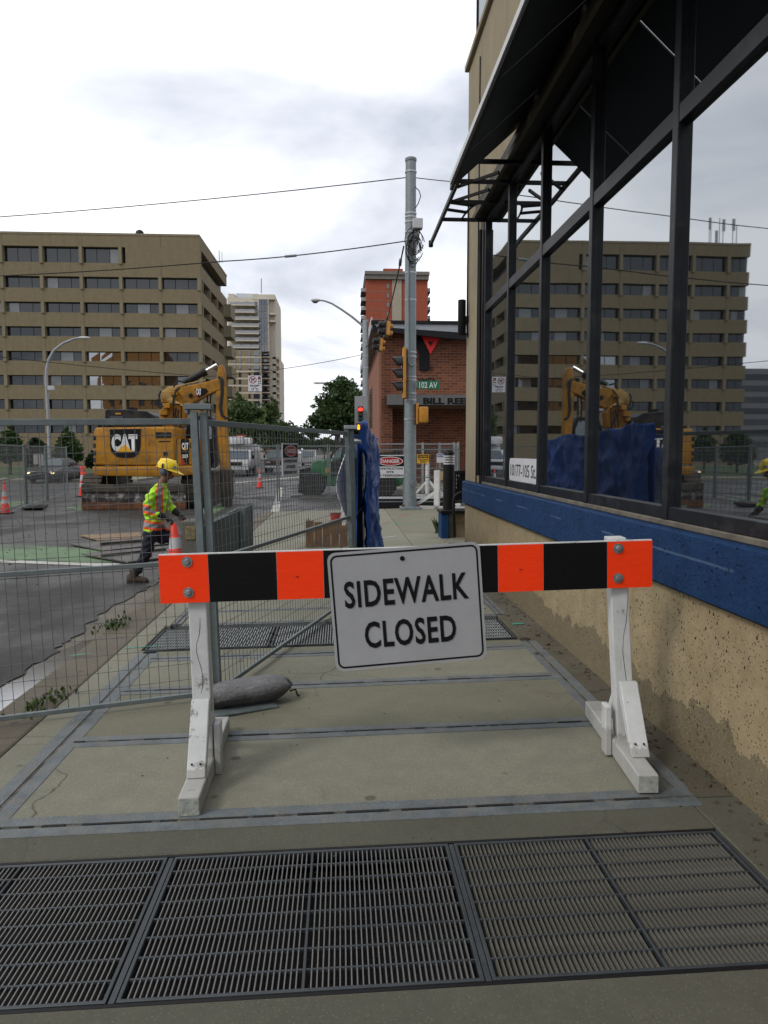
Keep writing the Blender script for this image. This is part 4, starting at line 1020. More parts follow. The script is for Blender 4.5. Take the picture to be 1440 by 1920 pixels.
pp([(361, 728), (372, 725), (383, 727), (386, 732), (381, 738), (368, 744)], 24.38, 24.402, 'emblem_panel', M_ink, ub); ptext('CAT', 367.5, 377, 728.5, 741, 24.378, M_inkw, ub, .06)
pp([(362, 733), (367.5, 744), (365, 744.5)], 24.37, 24.379, 'red_wedge', M_inkr, ub)
pp([(350, 738), (355, 736), (357, 739), (356, 743), (351, 744)], 24.3, 24.41, 'work_lamp', M_dark, ub)
MB().tube([P3(345, 718, 24.6), P3(384, 697, 24.6)], .115, 12).build('cylinder_barrel', M_cab, ub, smooth=True)
MB().tube([P3(378, 700, 24.6), P3(387, 695.5, 24.6)], .14, 12).build('cylinder_collar', M_cab, ub, smooth=True)
MB().tube([P3(384, 697, 24.6), P3(407, 684, 24.6)], .065, 10).build('cylinder_rod', M_chrome, ub, smooth=True)
st_ = pp([(402, 704), (405, 686), (409, 680), (414, 682), (417, 694), (419, 735), (420, 790), (424, 850), (429, 935), (424, 951), (412, 948), (408, 870), (402, 790), (400, 735), (400, 720)], 24.42, 24.78, 'stick', M_yellow, bevel=.03)
pp([(409, 880), (430, 880), (432, 930), (427, 953), (413, 953), (408, 920)], 24.36, 24.84, 'bucket_linkage', M_mud, st_, bevel=.04)
for (du, r_) in ((0, .045), (2.2, .035)):
    MB().tube([P3(410+du, 707, 24.35), P3(415+du, 712, 24.3), P3(416+du, 735, 24.3), P3(413+du, 765, 24.3), P3(416+du, 779, 24.3), P3(424+du, 785, 24.3)], r_, 7).build('hose', M_rubber, st_, smooth=True)
for u in (388, 394): MB().tube([P3(u+3, 733, 24.6), P3(u+1, 745, 24.6), P3(u, 765, 24.6), P3(u+2, 790, 24.6)], .025, 6).build('hose', M_rubber, ub, smooth=True)
random.seed(3)
for i in range(9):   # tan hoses over the boom knuckle
    o_ = i*2.0; MB().tube([P3(318+o_*1.6, 757+i*.5, 24.2-.03*i), P3(306+o_, 748, 24.15), P3(304+o_, 735+i*.4, 24.2), P3(316+o_, 726, 24.4), P3(338+o_, 723-i*.5, 24.45), P3(370+o_, 715.5-i*.4, 24.5)], .022, 6).build('hose', mat('hose_tan', (.42, .25, .06), .5, var=.2), lb, smooth=True)
for pts in ([(302, 733), (298, 741), (301, 755), (305, 763)], [(296, 748), (293, 755), (297, 762), (304, 765)], [(337, 727), (329, 735), (325, 750), (324, 760)], [(345, 717), (333, 714), (328, 720), (326, 726)], [(330, 765), (328, 778), (332, 790), (330, 800)], [(334, 768), (333, 780), (337, 800), (337, 802)]):
    MB().tube([P3(u, v, 24.05) for u, v in pts], .03, 7).build('hose', M_rubber, lb, smooth=True)
# undercarriage: two tracks running back from the blade
def track(x0, x1, y0, y1, zt):
    n = 26; prof = []; h = (zt-ROAD)/2; zc = ROAD+h
    for i in range(12): a = R(90+180*i/11); prof.append((y0+h+h*math.cos(a), zc+h*math.sin(a)))
    for i in range(12): a = R(-90+180*i/11); prof.append((y1-h+h*math.cos(a), zc+h*math.sin(a)))
    t = MB().prism(prof, x0+.06, x1-.06, 'yz').build('track', M_mud, ex)
    per = [0]; P_ = prof+[prof[0]]
    for a, b in zip(P_[:-1], P_[1:]): per.append(per[-1]+math.hypot(b[0]-a[0], b[1]-a[1]))
    s = 0; k = 0
    while s < per[-1]-.05:
        while per[k+1] < s: k += 1
        a, b = P_[k], P_[k+1]; f = (s-per[k])/(per[k+1]-per[k]); y, z = a[0]+(b[0]-a[0])*f, a[1]+(b[1]-a[1])*f
        tx = Vector((0, b[0]-a[0], b[1]-a[1])).normalized(); M_ = Matrix((Vector((1,0,0)), tx, Vector((1,0,0)).cross(tx))).transposed()
        MB().obox(((x0+x1)/2, y, z), (x1-x0, .12, .05), M_).build('track_shoe', M_mud, t); s += .17
trackL = (at(160, 900, 24).x, at(196, 900, 24).x); trackR = (at(343, 900, 24).x, at(392, 900, 24).x)
track(trackL[0], trackL[1], 23.6, 27.2, at(170, 888, 24).z); track(trackR[0], trackR[1], 23.6, 27.2, at(360, 888, 24).z)
MB().box(trackL[1]+.02, trackR[0]-.02, 24.0, 26.6, ROAD+.3, .55).build('car_body', M_cab, ex, bevel=.05)
BX0, BX1 = at(150, 930, 23.2).x, at(346, 930, 23.2).x
bl = MB().prism([(23.5, ROAD+.02), (23.42, .2), (23.47, .46), (23.58, .60), (23.5, .60), (23.36, .44), (23.32, .2), (23.40, ROAD+.02)], BX0, BX1, 'yz').build('dozer_blade', M_blade, ex)
MB().box(BX0, BX1, 23.28, 23.40, ROAD+.005, .06).build('cutting_edge', M_rust, bl, bevel=.01)
MB().box(BX0+.02, BX1-.02, 23.26, 23.335, .38, .62).build('blade_top_guard', M_mud, bl, bevel=.02)

# ================================================================== OFFICE BLOCK (far left)
OY = 90.0
of = thing('office_building', 'brown precast office block with bands of dark windows', 'building', (-31, 100, 0))
xr = at(377, 600, OY).x; bay = 4.47; nb = 7; xl = xr-bay*6.62
wrows = [(463, 493), (519, 541), (567, 586.5), (613, 631), (659, 677), (704, 722.5), (749, 767), (796, 812)]
wz = [(at(200, b, OY).z, at(200, a, OY).z) for a, b in wrows]
roofz = at(200, 441, OY).z; xs_back = at(426, 600, 110).x
MB().prism([(xl, OY+.62), (xr-.9, OY+.62), (xs_back-1.0, 111), (xl, 111)], 0, roofz-.4, 'xy').build('core', M_dark, of)
zs = [roofz]+[z for a, b in wz for z in (b, a)]+[-.3]
for r in range(len(wz)+1):
    zt_, zb_ = zs[2*r], zs[2*r+1]
    for k in range(nb):
        x1 = xr-k*bay-(.0 if k == 0 else .012); x0 = max(xl, xr-(k+1)*bay+.012)
        MB().box(x0, x1, OY, OY+.61, zb_, zt_).build('spandrel_panel', M_office, of)
    # street-side flank, panels projecting in steps
    MB().prism([(xr-.95, OY+.63), (xr-.002, OY+.63), (xr+.002, OY+.003), (xs_back, 110), (xs_back-.95, 110)], zb_, zt_, 'xy').build('flank_panel', M_office, of)
M_paneS = glass('flank_sky_pane', .9)
rnd = random.Random(4)
for r, (a, b) in enumerate(wz):
    if r == 0:
        x1 = xr; x0 = at(235, 480, OY).x
        MB().box(x0, x1, OY+.002, OY+.95, a, b).build('spandrel_panel', M_office, of)
    for k in range(nb):
        x1 = xr-k*bay; x0 = x1-bay
        if r == 0 and x1 > at(240, 480, OY).x: continue
        if x0 < xl-.1: x0 = xl
        wf = MB().box(x0+.02, x1-.02, OY+.54, OY+.6, a, a+.06).box(x0+.02, x1-.02, OY+.54, OY+.6, b-.06, b)
        for q in (1, 2): wf.box(x0+(x1-x0)*q/3-.03, x0+(x1-x0)*q/3+.03, OY+.54, OY+.6, a+.06, b-.06)
        wo = wf.build('window', M_mull, of)
        for q in range(3):
            m_ = M_paneR if r in (4, 5, 6) and k in (1, 2) else (M_paneB if rnd.random() < .14 else M_paneD)
            jx = rnd.uniform(-.006, .006); c0, c1 = x0+(x1-x0)*q/3+.04, x0+(x1-x0)*(q+1)/3-.04
            MB().add([(c0, OY+.56+jx, a+.05), (c1, OY+.56-jx, a+.05), (c1, OY+.56-jx*.5, b-.05), (c0, OY+.56+jx*.5, b-.05)], [(0,1,2,3)]).build('pane', m_, wo, fixn=False)
        MB().box(x1-.33, x1+.03, OY-.16, OY+.62, a-.12, b+.02).build('fin', M_office2, of)
    # flank: dark slots with cross fins and daylight gaps
    d = Vector((xs_back-xr, 110-OY, 0)).normalized(); n_ = Vector((d.y, -d.x, 0))
    if r:
        for k in range(4):
            s0 = 1.2+k*5.2; c = Vector((xr, OY, 0))+d*s0
            MB().add([c-n_*.9+Vector((0,0,a)), c+n_*.06+Vector((0,0,a)), c+n_*.06+d*.35+Vector((0,0,a)), c-n_*.9+d*.35+Vector((0,0,a)), c-n_*.9+Vector((0,0,b)), c+n_*.06+Vector((0,0,b)), c+n_*.06+d*.35+Vector((0,0,b)), c-n_*.9+d*.35+Vector((0,0,b))], [(0,3,2,1),(4,5,6,7),(0,1,5,4),(1,2,6,5),(2,3,7,6),(3,0,4,7)]).build('flank_fin', M_office2, of)
            if k == 3:
                c2_ = c+d*2.4+n_*.3; MB().obox((c2_.x, c2_.y, (a+b)/2+.15), (1.3, 4.0, (b-a)*1.3), Matrix.Rotation(-math.atan2(d.x, d.y), 3, 'Z')).build('flank_box', M_office2, of)
            pb0 = c+d*.5-n_*.35; MB().add([pb0+Vector((0,0,a+.05)), pb0+d*1.0+Vector((0,0,a+.05)), pb0+d*.7+Vector((0,0,a+.75)), pb0+Vector((0,0,a+.75))], [(0,1,2,3)]).build('flank_pane', M_paneS, of, fixn=False)
MB().prism([(xl, OY-.05), (xr, OY-.05), (xs_back+.05, 110.1), (xl, 110.1)], roofz+.002, roofz+.25, 'xy').build('roof_edge', M_office2, of)
du = at(262, 438, 92); MB().lathe([(.5, 0), (.5, .6), (.42, .85), (.2, 1.0)], 12, (du.x, 92, roofz+.2)).build('roof_vent', M_dark, of)
an = thing('roof_antenna', 'cluster of mast antennas on the office roof, mirrored in the glass', 'antenna', (xl+2.4, 92, roofz+.25))
for i, (dx, h_) in enumerate(((0, 4.2), (.8, 4.4), (1.6, 2.5), (2.8, 4.2), (3.2, 4.4), (-3, 3.4), (-2.2, 4.3))):
    MB().tube([(xl+2.4+dx*.55, 92, roofz+.25), (xl+2.4+dx*.55, 92, roofz+.25+h_*.8)], .05, 5).build('mast', M_polefar, an)
    if i % 2 == 0: MB().box(xl+2.4+dx*.55-.16, xl+2.4+dx*.55+.16, 91.8, 91.9, roofz+h_*.8-1.2, roofz+h_*.8+.2).build('antenna_panel', M_polefar, an)
a2 = at(414, 480, 100); solo('roof_mast', MB().tube([(a2.x-.2, 100, roofz-.5), (a2.x-.2, 100, a2.z+.7)], .05, 5).tube([(a2.x+.15, 100, roofz-.5), (a2.x+.15, 100, a2.z+.5)], .04, 5), M_polefar, 'pair of thin masts at the right rear of the office roof', 'antenna', (a2.x, 100, roofz))
# buildings behind the viewer and further left, seen only mirrored in glass
ob = thing('orange_brick_building', 'orange brick block across the street, seen mirrored in office windows', 'building', (-54, -26, 0))
MB().prism([(-63, -.3), (-45.5, -.3), (-45.5, 24), (-49, 31), (-56, 31), (-63, 26)], -30, -20).build('wall', M_brickorange, ob)
for zz_ in range(2, 26, 4):
    for xx in range(-61, -46, 4): MB().box(xx, xx+1.6, -20.1, -19.9, zz_, zz_+1.8).build('window', M_paneD, ob)
tw = thing('grey_tower', 'slender grey tower seen mirrored at the right edge of the glass', 'building', (-105, 200, 0))
MB().box(-112, -102, 196, 206, -.3, 24).build('wall', mat('grey_concrete', (.2, .2, .2), .8), tw)
for zz_ in range(3, 23, 3): MB().box(-111.5, -102.5, 195.9, 196, zz_, zz_+1.5).build('window', M_paneD, tw)

# ================================================================== CREAM TOWER
TY = 170.0
ct = thing('apartment_tower', 'cream and tan apartment tower with many balconies behind the office block', 'building', (at(472, 700, TY).x, 178, 0))
M_cream = stucco('cream_render', (.66, .60, .49)); M_ctan = stucco('tan_render', (.33, .265, .155))
M_rail = mat('balcony_rail', (.36, .37, .38), .5, var=.2)
M_win = glass('tower_pane', .10, base=(.03, .035, .05))
def tb(u0, u1, v0, v1, d0, d1, nm, m, par=ct, Y=TY, **k):
    a, b = at(u0, v1, Y), at(u1, v0, Y); return MB().box(a.x, b.x, Y+d0, Y+d1, a.z, b.z).build(nm, m, par, **k)
tb(424, 487.5, 553, 655, 3, 20, 'wall', M_cream); tb(424, 488, 655.2, 850, 1, 20, 'wall', M_cream)
tb(424, 436, 545, 553, 3.2, 19, 'parapet', M_cream); tb(470, 513, 547, 556, 2.9, 19, 'parapet', M_cream)
tb(482, 501.5, 556.2, 656, 2.2, 12, 'wall', M_cream); tb(501.6, 513, 550, 850, 4, 20, 'wall', M_cream); tb(488.2, 506, 656.3, 850, 4.2, 20, 'wall', M_cream); tb(506.2, 519.5, 664, 850, 6, 20, 'wall', M_cream)
MB().prism([XZ(430, 553, TY), XZ(436, 539, TY), XZ(478, 540, TY), XZ(483, 553, TY)], TY+6, TY+16).build('roof', mat('metal_roof', (.6, .64, .68), .4, metal=.1), ct)
MB().tube([at(490, 550, TY+8), at(490, 522, TY+8)], .12, 5).build('mast', M_polefar, ct)
for r in range(8):
    v = 562+r*12.6
    for k in range(3): tb(483.6+k*5.5, 488.4+k*5.5, v-4.5, v+6.5, 2.05, 2.2, 'window', M_win)
for r in range(7):
    v = 570+r*13.4
    for (u0, u1) in ((438, 447), (455, 464), (472, 480)): tb(u0, u1, v-9, v, 2.8, 3.0, 'window', M_win)
    sl = tb(430, 485 if r > 1 else 477, v, v+1.6, .6, 3, 'balcony', M_cream)
    tb(430, 485 if r > 1 else 477, v-4.5, v-.2, .62, .72, 'railing', M_rail, sl)
for r in range(12):
    v = 661+r*13.5
    tb(425, 487, v-4.5, v+4.5, .9, 1.0, 'tan_band', M_ctan)
    for u in (437, 447, 465): tb(u, u+3.6, v-4, v+4.2, .8, .9, 'window', M_win)
    tb(475, 485.5, v-4, v+4.5, .8, .9, 'window', M_win)
    tb(489, 498, v-5, v+5, 4.05, 4.2, 'window', M_win)
    b1 = tb(488, 503.5, v+5.2, v+6.8, 2.2, 4.2, 'balcony', M_cream); tb(488, 503.5, v+1.6, v+5, 2.22, 2.32, 'railing', M_dark, b1)
    b2 = tb(508, 519.8, v+4, v+8, 4.0, 6, 'balcony', M_cream); tb(508.5, 514, v-5, v+3.5, 5.9, 6, 'window', M_win)
for v in (583, 597): tb(504, 515, v, v+3, 2.4, 4, 'balcony', M_cream)
# ================================================================== RED TOWER
RY = 140.0
rt = thing('red_tower', 'red apartment tower with a beige stripe and grey crown behind the brick hall', 'building', (at(745, 700, RY).x, 148, 0))
M_red = stucco('red_render', (.36, .095, .055)); M_beige = stucco('beige_render', (.42, .37, .29)); M_greyc = stucco('grey_crown', (.22, .2, .18))
def rb(*a, **k): return tb(*a, Y=RY, par=k.pop('par', rt), **k)
rb(687, 802, 524, 850, 0, 14, 'wall', M_red)
rb(685, 803.5, 516, 524, -.6, 14.5, 'crown', M_greyc); rb(684, 804.5, 511.5, 515.9, -.9, 14.8, 'crown_lip', M_greyc)
rb(720, 757, 499, 511.4, 2, 9, 'penthouse', M_red); rb(733, 753, 507, 511.4, 1.2, 1.9, 'penthouse_door', M_beige)
rb(735, 753, 524.2, 850, -.15, -.002, 'beige_stripe', M_beige)
for r in range(17):
    v = 541+r*17.4
    w_ = rb(725, 730, v-16.5+8, v+.5, -.08, -.001, 'window', M_greyc); rb(725.9, 729.1, v-7.4, v-.5, -.11, -.081, 'pane', M_win, par=w_)
    rb(688, 734.5, v+5.6, v+6, -.03, -.0015, 'joint', M_greyc)
    for (u0, u1, s) in ((677, 686.8, 0), (802.2, 808, 0)):
        b1 = rb(u0, u1, v+3.5, v+6, 1, 5, 'balcony', M_dark); rb(u0, u1, v-3, v+3.4, 1.0, 1.1, 'railing', M_rail, par=b1)
# ================================================================== BRICK HALL
BY = 38.0
ym = thing('brick_hall', 'red brick hall with a Y emblem and dark canopy lettered BILL REES', 'building', (at(800, 850, BY).x, 46, 0))
def yb(u0, u1, v0, v1, d0, d1, nm, m, par=ym, **k): return tb(u0, u1, v0, v1, d0, d1, nm, m, par, Y=BY, **k)
x0 = at(715, 700, BY).x
zg = -.2; zroof = at(760, 612, BY).z; zc1 = at(760, 762, BY).z
MB().box(x0, 12, BY, 58, zc1, zroof).build('upper_wall', M_brick, ym)
MB().box(x0, at(736, 800, BY).x, BY+.01, 57.9, zg, zc1-.002).build('pier', M_brick, ym)
MB().box(at(736, 800, BY).x+.002, 12, 40.5, 57.9, zg, zc1-.002).build('recess_wall', M_brick, ym)
MB().box(11, 12, BY+.01, 40.4, zg, zc1-.002).build('pier', M_brick, ym)
sd_ = MB().box(x0-.03, x0-.002, BY+1.2, 57, zg, at(705, 650, BY).z).build('side_panel', mat('smooth_brick_red', (.30, .125, .078), .85, var=.15, scale=6, bump=.2), ym)
yb(725, 905, 743, 761, -1.0, -.003, 'canopy_band', mat('grey_canopy', (.135, .13, .13), .6, var=.15))
ptext('BILL REES', 793.5, 884, 746, 758, BY-1.006, M_ink, ym, .05)
# roof: black cap, ribbed pale fascia, black gutter, soffit
def yprism(pts, y0, y1, nm, m, Y=37.0): return MB().prism([XZ(u, v, Y) for u, v in pts], y0, y1).build(nm, m, ym)
yprism([(696, 601), (905, 603), (905, 609), (696, 607)], 36.9, 58.4, 'roof_cap', M_dark)
fas = yprism([(700, 607.5), (905, 609.5), (905, 626), (712, 613)], 37.0, 37.2, 'fascia', mat('pale_metal', (.52, .54, .58), .5, var=.1))
for i in range(60):
    u = 706+i*3.3; MB().prism([XZ(u, 608, 37), XZ(u+1, 608, 37), XZ(u+1, 613.5+(u-712)*.066, 37), XZ(u, 613.5+(u-712)*.066, 37)], 36.96, 36.999).build('rib', MATS['pale_metal'], fas)
yprism([(698, 612), (712, 613.5), (905, 627), (905, 641), (712, 621), (698, 621)], 36.98, 37.25, 'gutter', M_dark)
MB().box(at(700, 600, 37).x-.0, x0, 37.3, 58.2, zroof-.25, zroof-.02).build('soffit', mat('soffit', (.33, .29, .22), .8), ym)
MB().box(at(699, 600, 37).x-.08, at(699, 600, 37).x-.01, 37.2, 58.2, zroof-.25, zroof+.3).build('eave_fascia', MATS['pale_metal'], ym)
for y_ in (48, 50.5): MB().box(x0-.06, x0-.031, y_, y_+2.2, 3.2, 5.8).build('side_window', M_paneB, ym)
# the Y emblem
lg_ = BY-.06
def em(pts, d, nm, m): return MB().prism([XZ(u, v, BY) for u, v in pts], BY-d, BY-.002).build(nm, m, ym)
em([(779, 632), (792, 632), (799, 646), (805, 662), (805, 694), (801, 695.5), (788, 695.5), (786, 694), (786, 665), (783, 655), (779, 648)], .10, 'emblem_stem', M_ink)
A = [(790, 631), (824.5, 633.5), (806.5, 665)]; B_ = [(801, 640.5), (812.5, 641), (806.5, 651)]
vs = [V(*(lambda q: (q[0], BY-dd, q[1]))(XZ(u, v, BY))) for dd in (.16, .11) for u, v in A+B_]
fs = []
for i in range(3):
    j_ = (i+1) % 3; fs += [(i, j_, j_+3, i+3), (i+6, i+9, j_+9, j_+6), (i, i+6, j_+6, j_), (i+3, j_+3, j_+9, i+9)]
MB().add(vs, fs).build('emblem_triangle', mat('emblem_red', (.95, .025, .035), .5, var=.05), ym)
ptext('\u00ae', 806.5, 813.5, 688, 696, BY-.01, M_ink, ym, .02); ptext('YMCA', 783, 818, 709, 719, BY-.03, M_ink, ym, .03)
# ================================================================== SIGNAL POLE (near) AND ITS GEAR
PY = 20.4; pb = at(768.5, 957, PY); pz = .02
po = thing('signal_pole', 'tall galvanised signal pole standing at the pavement corner', 'pole', (pb.x, PY, pz))
ptop = at(768.5, 296, PY).z
def PT(mb, nm, m, **k): return mb.build(nm, m, po, **k)
PT(MB().lathe([(.185, pz+.10), (.168, pz+.6), (.14, ptop-.04)], 14, (pb.x, PY, 0)), 'shaft', M_pole, smooth=True)
PT(MB().lathe([(.15, ptop-.10), (.155, ptop-.09), (.155, ptop-.02), (.12, ptop)], 14, (pb.x, PY, 0)), 'cap', M_pole, smooth=True)
PT(MB().box(pb.x-.27, pb.x+.27, PY-.24, PY+.24, pz, pz+.10), 'base_plate', M_pole, bevel=.02)
for s in (-1, 1): PT(MB().lathe([(.035, pz+.10), (.035, pz+.16)], 8, (pb.x+s*.2, PY-.18, 0)), 'anchor_bolt', M_rust)
for v in (323, 401, 408, 417, 436, 451, 512, 563, 661, 669, 707, 713, 738, 750, 786): PT(MB().lathe([(.172 if v > 600 else .158, at(768, v, PY).z-.02), (.172 if v > 600 else .158, at(768, v, PY).z+.02)], 14, (pb.x, PY, 0)), 'band', mat('band_steel', (.45, .46, .47), .35, metal=.6, var=.1))
PT(MB().lathe([(.10, 0), (.10, .03)], 14, (pb.x+.09, PY-.16, .75), Euler((R(90), 0, R(30))).to_matrix()), 'hand_hole', M_pole)
bxp = at(783, 420, PY-.25); PT(MB().box(bxp.x-.13, bxp.x+.13, PY-.35, PY-.12, bxp.z-.13, bxp.z+.13), 'control_box', mat('grey_box', (.5, .51, .53), .5, var=.06), bevel=.015)
random.seed(21)
for i in range(9):
    c = at(779+random.uniform(-6, 7), 462+random.uniform(-12, 14), PY-.22); r1, r2 = random.uniform(.12, .24), random.uniform(.2, .42)
    PT(MB().tube([(c.x+r1*math.cos(t), PY-.2+.05*math.sin(3*t), c.z+r2*math.sin(t)) for t in [2*math.pi*k/14 for k in range(13+i % 2)]], .011, 5), 'cable_coil', M_rubber)
for k in range(4):
    PT(MB().tube([at(781+k*2.2, 428, PY-.24), at(780+k*1.5, 450, PY-.26), at(776+k*4, 475, PY-.24)], .012, 5), 'drop_cable', M_rubber)
PT(MB().tube([at(778, 350, PY-.2), at(786, 358, PY-.25), at(789, 368, PY-.25), at(784, 382, PY-.25), at(779, 390, PY-.2)], .013, 5), 'drop_cable', M_rubber)
PT(MB().tube([at(766, 480, PY-.17), at(765, 560, PY-.18), at(766, 680, PY-.19), at(771, 686, PY-.2), at(779, 683, PY-.2)], .022, 6), 'riser_conduit', M_pole)
# vehicle signal seen edge-on, lamps facing left down the avenue
sh_ = thing('traffic_signal', 'yellow three-lamp signal seen edge-on, left side of the near pole', 'traffic signal', (at(757, 710, PY).x, PY-.1, at(757, 750, PY).z))
a, b = at(754.5, 748, PY), at(760, 653, PY)
MB().box(a.x, b.x, PY-.32, PY+.12, a.z, b.z).build('housing', M_sigyel, sh_, bevel=.015)
for v in (680, 703, 727):
    c = at(755, v, PY-.1); n = 12; mb = MB()
    for i in range(n+1):
        t = R(-25+230*i/n); y_, z_ = math.cos(t)*.165, math.sin(t)*.165; ln = .30*(.55+.45*math.sin(max(0, min(math.pi, t))))
        mb.v += [Vector((c.x, c.y+y_, c.z+z_)), Vector((c.x-ln, c.y+y_*.95, c.z+z_*.95))]
    for i in range(n): mb.f.append([2*i, 2*i+1, 2*i+3, 2*i+2]); mb.m.append(0)
    vz = mb.build('visor', M_blackpl, sh_, fixn=False); mo = vz.modifiers.new('t', 'SOLIDIFY'); mo.thickness = .012
    MB().lathe([(.15, 0), (.15, .03)], 16, (c.x-.03, c.y, c.z), Euler((0, R(90), 0)).to_matrix()).build('lens', mat('dark_lens', (.03, .025, .02), .2, var=0), sh_)
MB().tube([at(756, 748, PY), at(758, 790, PY), at(756, 800, PY)], .012, 5).build('cable', M_rubber, sh_)
pd_ = thing('pedestrian_signal', 'weathered yellow pedestrian signal box, right side of the near pole', 'pedestrian signal', (at(792, 795, PY).x, PY, at(792, 797, PY).z))
a, b = at(784.5, 793, PY), at(801, 763.5, PY); MB().box(a.x, b.x, PY-.3, PY+.05, a.z, b.z).build('housing', M_sigyel, pd_, bevel=.035, seg=3, smooth=True)
a, b = at(779, 796, PY), at(784, 757, PY); MB().box(a.x, b.x, PY-.22, PY-.02, a.z, b.z).build('bracket', M_sigyel, pd_, bevel=.02)
ss = thing('street_name_sign', 'green street name sign reading 102 AV on the near pole', 'sign', (at(803, 721, PY).x, PY-.16, at(803, 730, PY).z))
a, b = at(783, 729.5, PY-.18), at(824, 714, PY-.18)
MB().box(a.x, b.x, PY-.185, PY-.175, a.z, b.z).build('blade', M_green, ss, bevel=.003)
ptext('102 AV', 786, 820, 716.3, 727.6, PY-.187, M_inkw, ss, .015)
MB().box(a.x-.06, a.x+.02, PY-.18, PY-.14, a.z+.05, b.z-.05).build('clip', M_galv, ss)
# ================================================================== FAR SIGNAL POLE
QY = 37.2; qb = at(685.5, 860, QY)
fpole = thing('far_signal_pole', 'far signal pole with a long lamp arm beside the brick hall', 'pole', (qb.x, QY, -.02))
qt = at(685, 600, QY).z
MB().lathe([(.15, -.02), (.145, qt)], 12, (qb.x, QY, 0)).build('shaft', M_polefar, fpole, smooth=True)
MB().tube([at(683, 613, QY), at(660, 594, QY), at(640, 580, QY), at(622, 569, QY), at(608, 564, QY), at(600, 563, QY)], [.06, .055, .05, .045, .04, .04], 8).build('lamp_arm', M_polefar, fpole, smooth=True)
lc_ = at(592, 563, QY); MB().ell((lc_.x, QY, lc_.z), (.24, .15, .09), 12, 8).build('luminaire', mat('pale_lamp', (.55, .55, .55), .4, var=.05), fpole, smooth=True)
MB().ell((lc_.x-.03, QY, lc_.z-.06), (.15, .11, .09), 10, 6).build('lamp_glass', M_carglass, fpole, smooth=True)
for v in (640, 668, 690): MB().lathe([(.16, at(685, v, QY).z-.03), (.16, at(685, v, QY).z+.03)], 12, (qb.x, QY, 0)).build('band', MATS['band_steel'], fpole)
sb2 = thing('backing_board', 'grey backing board behind the red lamp on the far pole', 'board', (at(672, 770, QY-.3).x, QY-.1, 3))
a, b = at(665, 800, QY-.1), at(689, 743, QY-.1); MB().box(a.x, b.x, QY-.2, QY-.16, a.z, b.z).build('board', mat('board_grey', (.3, .3, .31), .6), sb2)
fs_ = thing('red_signal', 'black traffic signal showing a red lamp on the far pole', 'traffic signal', (at(676, 790, QY-.5).x, QY-.5, at(676, 790, QY-.5).z))
a, b = at(671.5, 790.5, QY-.4), at(680.5, 762, QY-.4); MB().box(a.x, b.x, QY-.55, QY-.3, a.z, b.z).build('housing', M_blackpl, fs_, bevel=.02)
M_lr = mat('lit_red', (.8, .02, .01), .4, var=0, emit=(1, .035, .015), estr=3.0); M_lo = mat('lit_hand', (.8, .25, .01), .4, var=0, emit=(1, .30, .01), estr=2.2)
for v, m_ in ((768, M_lr), (776.5, mat('dark_amber', (.06, .03, .005), .3, var=0)), (785, mat('dark_green', (.0, .05, .03), .3, var=0))):
    c = at(676, v, QY-.56); MB().lathe([(.10, 0), (.10, .02), (.05, .04)], 14, (c.x, QY-.55, c.z), Euler((R(90), 0, 0)).to_matrix()).build('lens', m_, fs_)
    mb = MB(); mb.tube([(c.x-.12, QY-.56, c.z+.05), (c.x, QY-.56, c.z+.13), (c.x+.12, QY-.56, c.z+.05)], .014, 4); mb.box(c.x-.11, c.x+.11, QY-.80, QY-.56, c.z+.12, c.z+.135); mb.build('visor', M_blackpl, fs_)
fh = thing('hand_signal', 'black pedestrian signal showing a lit orange hand on the far pole', 'pedestrian signal', (at(676, 808, QY-.5).x, QY-.5, at(676, 808, QY-.5).z))
a, b = at(667.5, 807.5, QY-.4), at(684, 793.5, QY-.4); MB().box(a.x, b.x, QY-.5, QY-.25, a.z, b.z).build('housing', M_blackpl, fh, bevel=.02)
hc = at(672.5, 801, QY-.52); mb = MB(); mb.obox((hc.x, QY-.505, hc.z-.05), (.12, .006, .12))
for k, (dx, h_) in enumerate(((-.05, .09), (-.018, .13), (.014, .12), (.045, .09))): mb.obox((hc.x+dx, QY-.505, hc.z+.01+h_/2), (.024, .006, h_))
mb.bar((hc.x-.055, QY-.505, hc.z-.07), (hc.x-.10, QY-.505, hc.z+.0), .006, .03, up=(0, 1, 0)); mb.build('hand', M_lo, fh)
# hanging signals on the span wire
def hang(label, u, v, Y, s, rx):
    c = at(u, v, Y); r_ = thing('hanging_signal', label, 'traffic signal', c, (R(-8), R(rx), R(-75)), group='signals hanging on the span wire')
    MB().box(-.16*s, .16*s, -.1*s, .1*s, -.34*s, .34*s).build('housing', M_sigyel, r_, world=False, bevel=.02)
    MB().box(-.2*s, .2*s, -.13*s, -.11*s, -.42*s, .42*s).build('backplate', M_blackpl, r_, world=False)
    for k in (-1, 1): MB().lathe([(.13*s, 0), (.13*s, .28*s)], 10, (0, -.13*s, k*.17*s), Euler((R(90), 0, 0)).to_matrix()).build('visor', M_blackpl, r_, world=False)
    for k in (-1, 1): MB().lathe([(.11*s, 0), (.11*s, .14*s)], 10, (0, .10*s, k*.17*s), Euler((R(-90), 0, 0)).to_matrix()).build('lamp_back', M_sigyel, r_, world=False)
    MB().tube([(0, 0, .34*s), (0, 0, .62*s)], .02, 5).build('hanger', M_dark, r_, world=False)
hang('upper hanging signal, seen from behind, before the brick hall roof', 726, 617, 34, 1.0, -14)
hang('lower hanging signal, seen from behind, left of the brick pier', 713, 647, 35.5, .9, -8)
